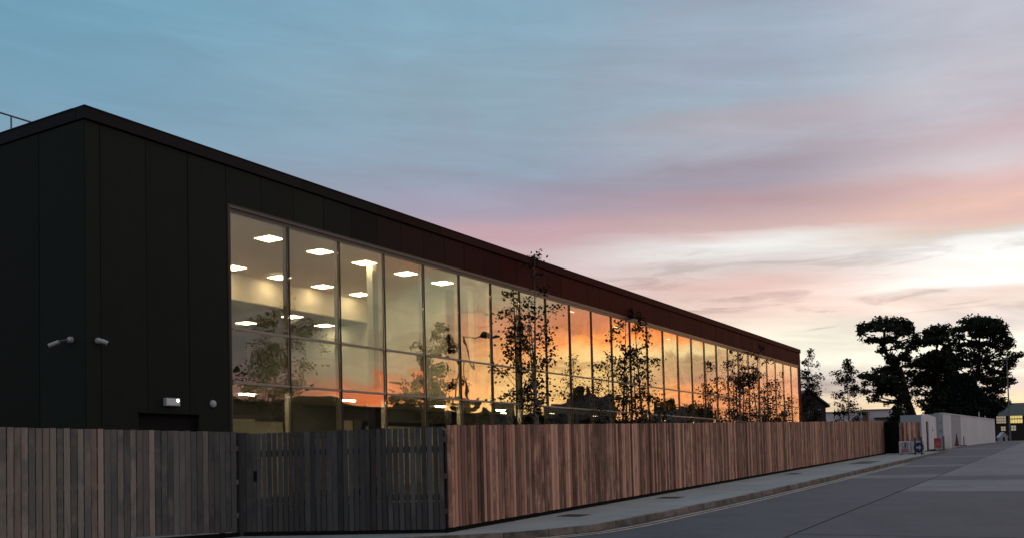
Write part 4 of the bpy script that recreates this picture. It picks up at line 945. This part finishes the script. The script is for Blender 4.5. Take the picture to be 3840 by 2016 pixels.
# lamp post against the sky
p = at(3787, 1600, 100); zt_ = at(3783, 1345, 100).z
lp = empty('lamp_post', (p.x, p.y, gz(95)), 0, 'slim grey lamp post rising beside the largest pine', 'street lamp')
H_ = zt_-gz(95)
MB().tube([(0,0,-.1),(0,0,H_)], [.09,.05], 8).build('pole', m_post, lp); MB().box((-.5,-.1,H_-.03),(.12,.1,H_+.07)).build('lamp_head', m_post, lp)

# white low building behind the fence, with brown pier
Yw = 136
def fw(px, py): return at(px, py, Yw)
wbz = gz(90)
wb = empty('white_depot', (fw(3096,1600).x, Yw, wbz), 0, 'long low white flat roofed building beyond the far end of the fence', 'building')
a, b = fw(3098,1546), fw(3232,1542); MB().box((a.x, Yw, wbz-.5), (b.x, Yw+12, a.z)).build('wall', m_white, wb, world=True)
a2, b2 = fw(3246,1537), fw(3420,1532); MB().box((b.x+.02, Yw-.5, wbz-.5), (b2.x, Yw+12, a2.z)).build('wall', m_white, wb, world=True)
MB().box((a.x-.1, Yw-.15, a.z), (b.x-.01, Yw+12.2, a.z+.13)).build('parapet', m_whgrey, wb, world=True)
MB().box((b.x-.0, Yw-.65, a2.z), (b2.x+.2, Yw+12.2, a2.z+.13)).build('parapet', m_whgrey, wb, world=True)
c0, c1 = fw(3229,1540), fw(3246,1540); MB().box((c0.x, Yw-1.0, wbz-.5), (c1.x, Yw-.51, c0.z-.1)).build('pier', m_box, wb, world=True)
c0, c1 = fw(3272,1565), fw(3400,1565); MB().box((c0.x, Yw-1.6, c0.z-.12), (c1.x, Yw-.52, c0.z)).build('canopy', m_dark, wb, world=True)

# dark gabled house beyond the end of the building
Yh = 84
def fh(px, py): return at(px, py, Yh)
hz0 = gz(60)-.6
hs = empty('gabled_house', (fh(3040,1600).x, Yh, hz0), 0, 'dark gabled house half hidden behind the far end of the long building', 'house')
rx, ax, lx = fh(3096,1519), fh(3030,1466), fh(2950,1519)
MB().prism([(lx.x,Yh,hz0),(rx.x,Yh,hz0),(rx.x,Yh,rx.z),(ax.x,Yh,ax.z),(lx.x,Yh,lx.z)], (0,9,0)).build('wall', m_house, hs, world=True)
th = .18
MB().prism([(lx.x-.3,Yh-.25,lx.z-.15),(ax.x,Yh-.25,ax.z+.03),(rx.x+.3,Yh-.25,rx.z-.15),(rx.x+.3,Yh-.25,rx.z+.06),(ax.x,Yh-.25,ax.z+.03+th),(lx.x-.3,Yh-.25,lx.z+.06)], (0,9.5,0)).build('roof', m_slate, hs, world=True)
for px in (3042, 3068): 
    a, b = fh(px,1556), fh(px+8,1532); w = MB().box((a.x,Yh-.06,a.z),(b.x,Yh-.002,b.z)).build('window', m_whgrey, hs, world=True)
    q = MB().box((a.x+.04,Yh-.075,a.z+.05),(b.x-.04,Yh-.061,b.z-.05)); inv_ = hs.matrix_basis.inverted(); q.v = [tuple(inv_ @ Vector(v)) for v in q.v]; q.build('pane', m_dark, w)

# ------------------------------------------------------------------ across the road: what the glazing reflects
NB_ = Vector((math.cos(BANG+math.pi/2), math.sin(BANG+math.pi/2), 0))
def mir(px, Y, py=1600):
    p = at(px, py, Y); d = (p - BA).dot(NB_); m = p - NB_*2*d; return m
random.seed(77)
def far_house(px0, px1, pyr, Y, label, chim=True, seed=1):
    a, b = mir(px0, Y), mir(px1, Y); c = (a+b)/2; L = (b-a).length; ang = math.atan2((b-a).y, (b-a).x)
    ztop = mir((px0+px1)/2, Y, pyr).z; zb = gz(to_st(c)[0]) - .2; H = ztop - zb
    h = empty('brick_house', (c.x, c.y, zb), ang, label, 'house', 'houses across the road, seen in the glass')
    he = H*.58; D = 7.5
    MB().box((-L/2,-D/2,0),(L/2,D/2,he)).build('wall', m_house, h)
    MB().prism([(-L/2-.3,-D/2-.4,he-.1),(-L/2-.3,0,H),(-L/2-.3,D/2+.4,he-.1)], (L+.6,0,0)).build('roof', m_slate, h)
    if chim: MB().box((-L/2+.2,-.45,H-1.2),(-L/2+1.2,.45,H+1.0)).build('chimney', m_house, h)
    for sx in (-.3, .0, .3):
        for sy in (-1, 1): MB().box((sx*L-.5, sy*(D/2+.03)-.03, he*.35),(sx*L+.5, sy*(D/2+.03)+.03, he*.72)).build('window', m_frame, h)
    return h
far_house(2150, 2300, 1485, 104, 'tallest dark house silhouette with a chimney mirrored in the orange panes')
far_house(2440, 2540, 1532, 122, 'dark house mirrored in the glass right of the tall one')
far_house(2590, 2680, 1540, 134, 'small dark house mirrored low in the far panes')
far_house(1880, 1950, 1505, 96, 'low dark roof mirrored behind the tallest birch', False)
far_house(2060, 2140, 1512, 100, 'low dark roof mirrored between the tallest birch and the tall house', False)
tb = empty('terrace_building', tuple(st(0, 26, -.15)), ANG, 'long flat roofed dark building across the road, mirrored along the bottom panes', 'building')
tb0 = gz(0)
def tbx(name, m, a, b): return MB().box(a, b).build(name, m, tb)
tbx('wall', m_house, (-14, 0-9, -.5), (135, 0, 6.15)); tbx('parapet', m_slate, (-14.2, -9.2, 6.15), (135.2, .2, 6.33))
for k in range(30): tbx('window', m_frame, (-11+4.9*k, .001, 3.6), (-9.2+4.9*k, .05, 4.9)); tbx('window', m_frame, (-11+4.9*k, .001, .9), (-9.2+4.9*k, .05, 2.2))
def roundtree(px, pyt, Y, W, label, seed):
    random.seed(seed); c = mir(px, Y); zb = gz(to_st(c)[0])-.2; top = mir(px, Y, pyt).z; H = top-zb; R = W*Y/3600/2
    root = empty('garden_tree', (c.x, c.y, zb), 0, label, 'tree', 'garden trees across the road, seen in the glass'); tr, cr = MB(), MB()
    tr.tube([(0,0,0),(0.1,0,H*.4),(0,0.1,H*.8)], [.2,.14,.05], 7)
    for k in range(26):
        a = U(0,6.28); r = R*math.sqrt(rnd())*.8; z = H*U(.34,.92); sc_ = math.sqrt(max(.1, 1-((z/H-.6)/.42)**2)); e = Vector((math.cos(a)*r*sc_, math.sin(a)*r*sc_, z))
        tr.tube([(0,0,z*.6), e], [.05,.02], 4, cap=False); leafquads(cr, e, R*.22, 42, .42, .7)
    tr.build('trunk', m_pbark, root); cr.build('crown', m_needle, root); return root
for k, (px, py, Y, W, lab) in enumerate([(1530,1440,84,150,'rounded dark tree mirrored left of centre, widest of the row'), (1665,1445,86,120,'rounded dark tree mirrored just right of the widest one'), (1783,1478,90,90,'small dark tree mirrored below the arm of the street lamp'), (2010,1492,98,80,'small dark tree mirrored at the foot of the tallest birch'),
        (2480,1500,126,110,'dark tree mirrored right of the tall house'), (2570,1506,128,90,'dark tree mirrored in the far third of the glass'), (2655,1510,130,80,'dark tree mirrored by the small dark house'), (2790,1545,150,120,'distant dark tree mirrored near the far end of the glass'), (2910,1540,160,110,'most distant dark tree mirrored by the far corner of the glass'), (1290,1545,78,170,'low dark bush mirrored in the third pane from the left'), (1410,1520,80,130,'low dark bush mirrored in the fourth pane from the left')]):
    roundtree(px, py, Y, W, lab, 100+k)
# birches across the road whose image hangs in the left panes
def mir_birch(px, top, Y, R, label, seed, **k):
    c = mir(px, Y); zb = gz(to_st(c)[0])-.1; top_ = mir(px, Y, top).z
    return birch('birch_tree', (c.x, c.y, zb), top_-zb, R, label, 2, seed=seed, **k, group='birches across the road, seen in the glass')
mir_birch(1035, 1140, 56, 2.6, 'wide birch mirrored in the two leftmost panes', 71, dens=1.9, leaf=.17, lo=.34)
mir_birch(1640, 1225, 66, 2.1, 'birch mirrored in the panes left of the street lamp', 73, dens=1.9, leaf=.23, lo=.36)
# street lamp across the road
c = mir(1757, 70, 1600); zb = gz(to_st(c)[0]); zt_ = mir(1757, 70, 1278).z
sl = empty('street_lamp', (c.x, c.y, zb), 0, 'street lamp with a long arm across the road, mirrored in the glass', 'street lamp')
arm = mir(1822, 70, 1278) - mir(1757, 70, 1278); arm.z = 0
H_ = zt_-zb
MB().tube([(0,0,0),(0,0,H_*.5),(0,0,H_)], [.11,.08,.06], 8).build('pole', m_post, sl)
MB().tube([(0,0,H_-.02), tuple(arm*.5+Vector((0,0,H_+.12))), tuple(arm+Vector((0,0,H_+.15)))], [.05,.045,.04], 8).build('arm', m_post, sl)
an = arm.normalized(); q = MB(); q.tube([arm+Vector((0,0,H_+.15))-an*.15, arm+an*.3+Vector((0,0,H_+.2)), arm+an*1.0+Vector((0,0,H_+.14))], [.07,.17,.06], 8); q.build('lamp_head', m_frame, sl)

for o in bpy.data.objects:
    if o.parent is None and o.type == 'MESH' and 'kind' not in o and 'label' not in o: print('UNTAGGED', o.name)
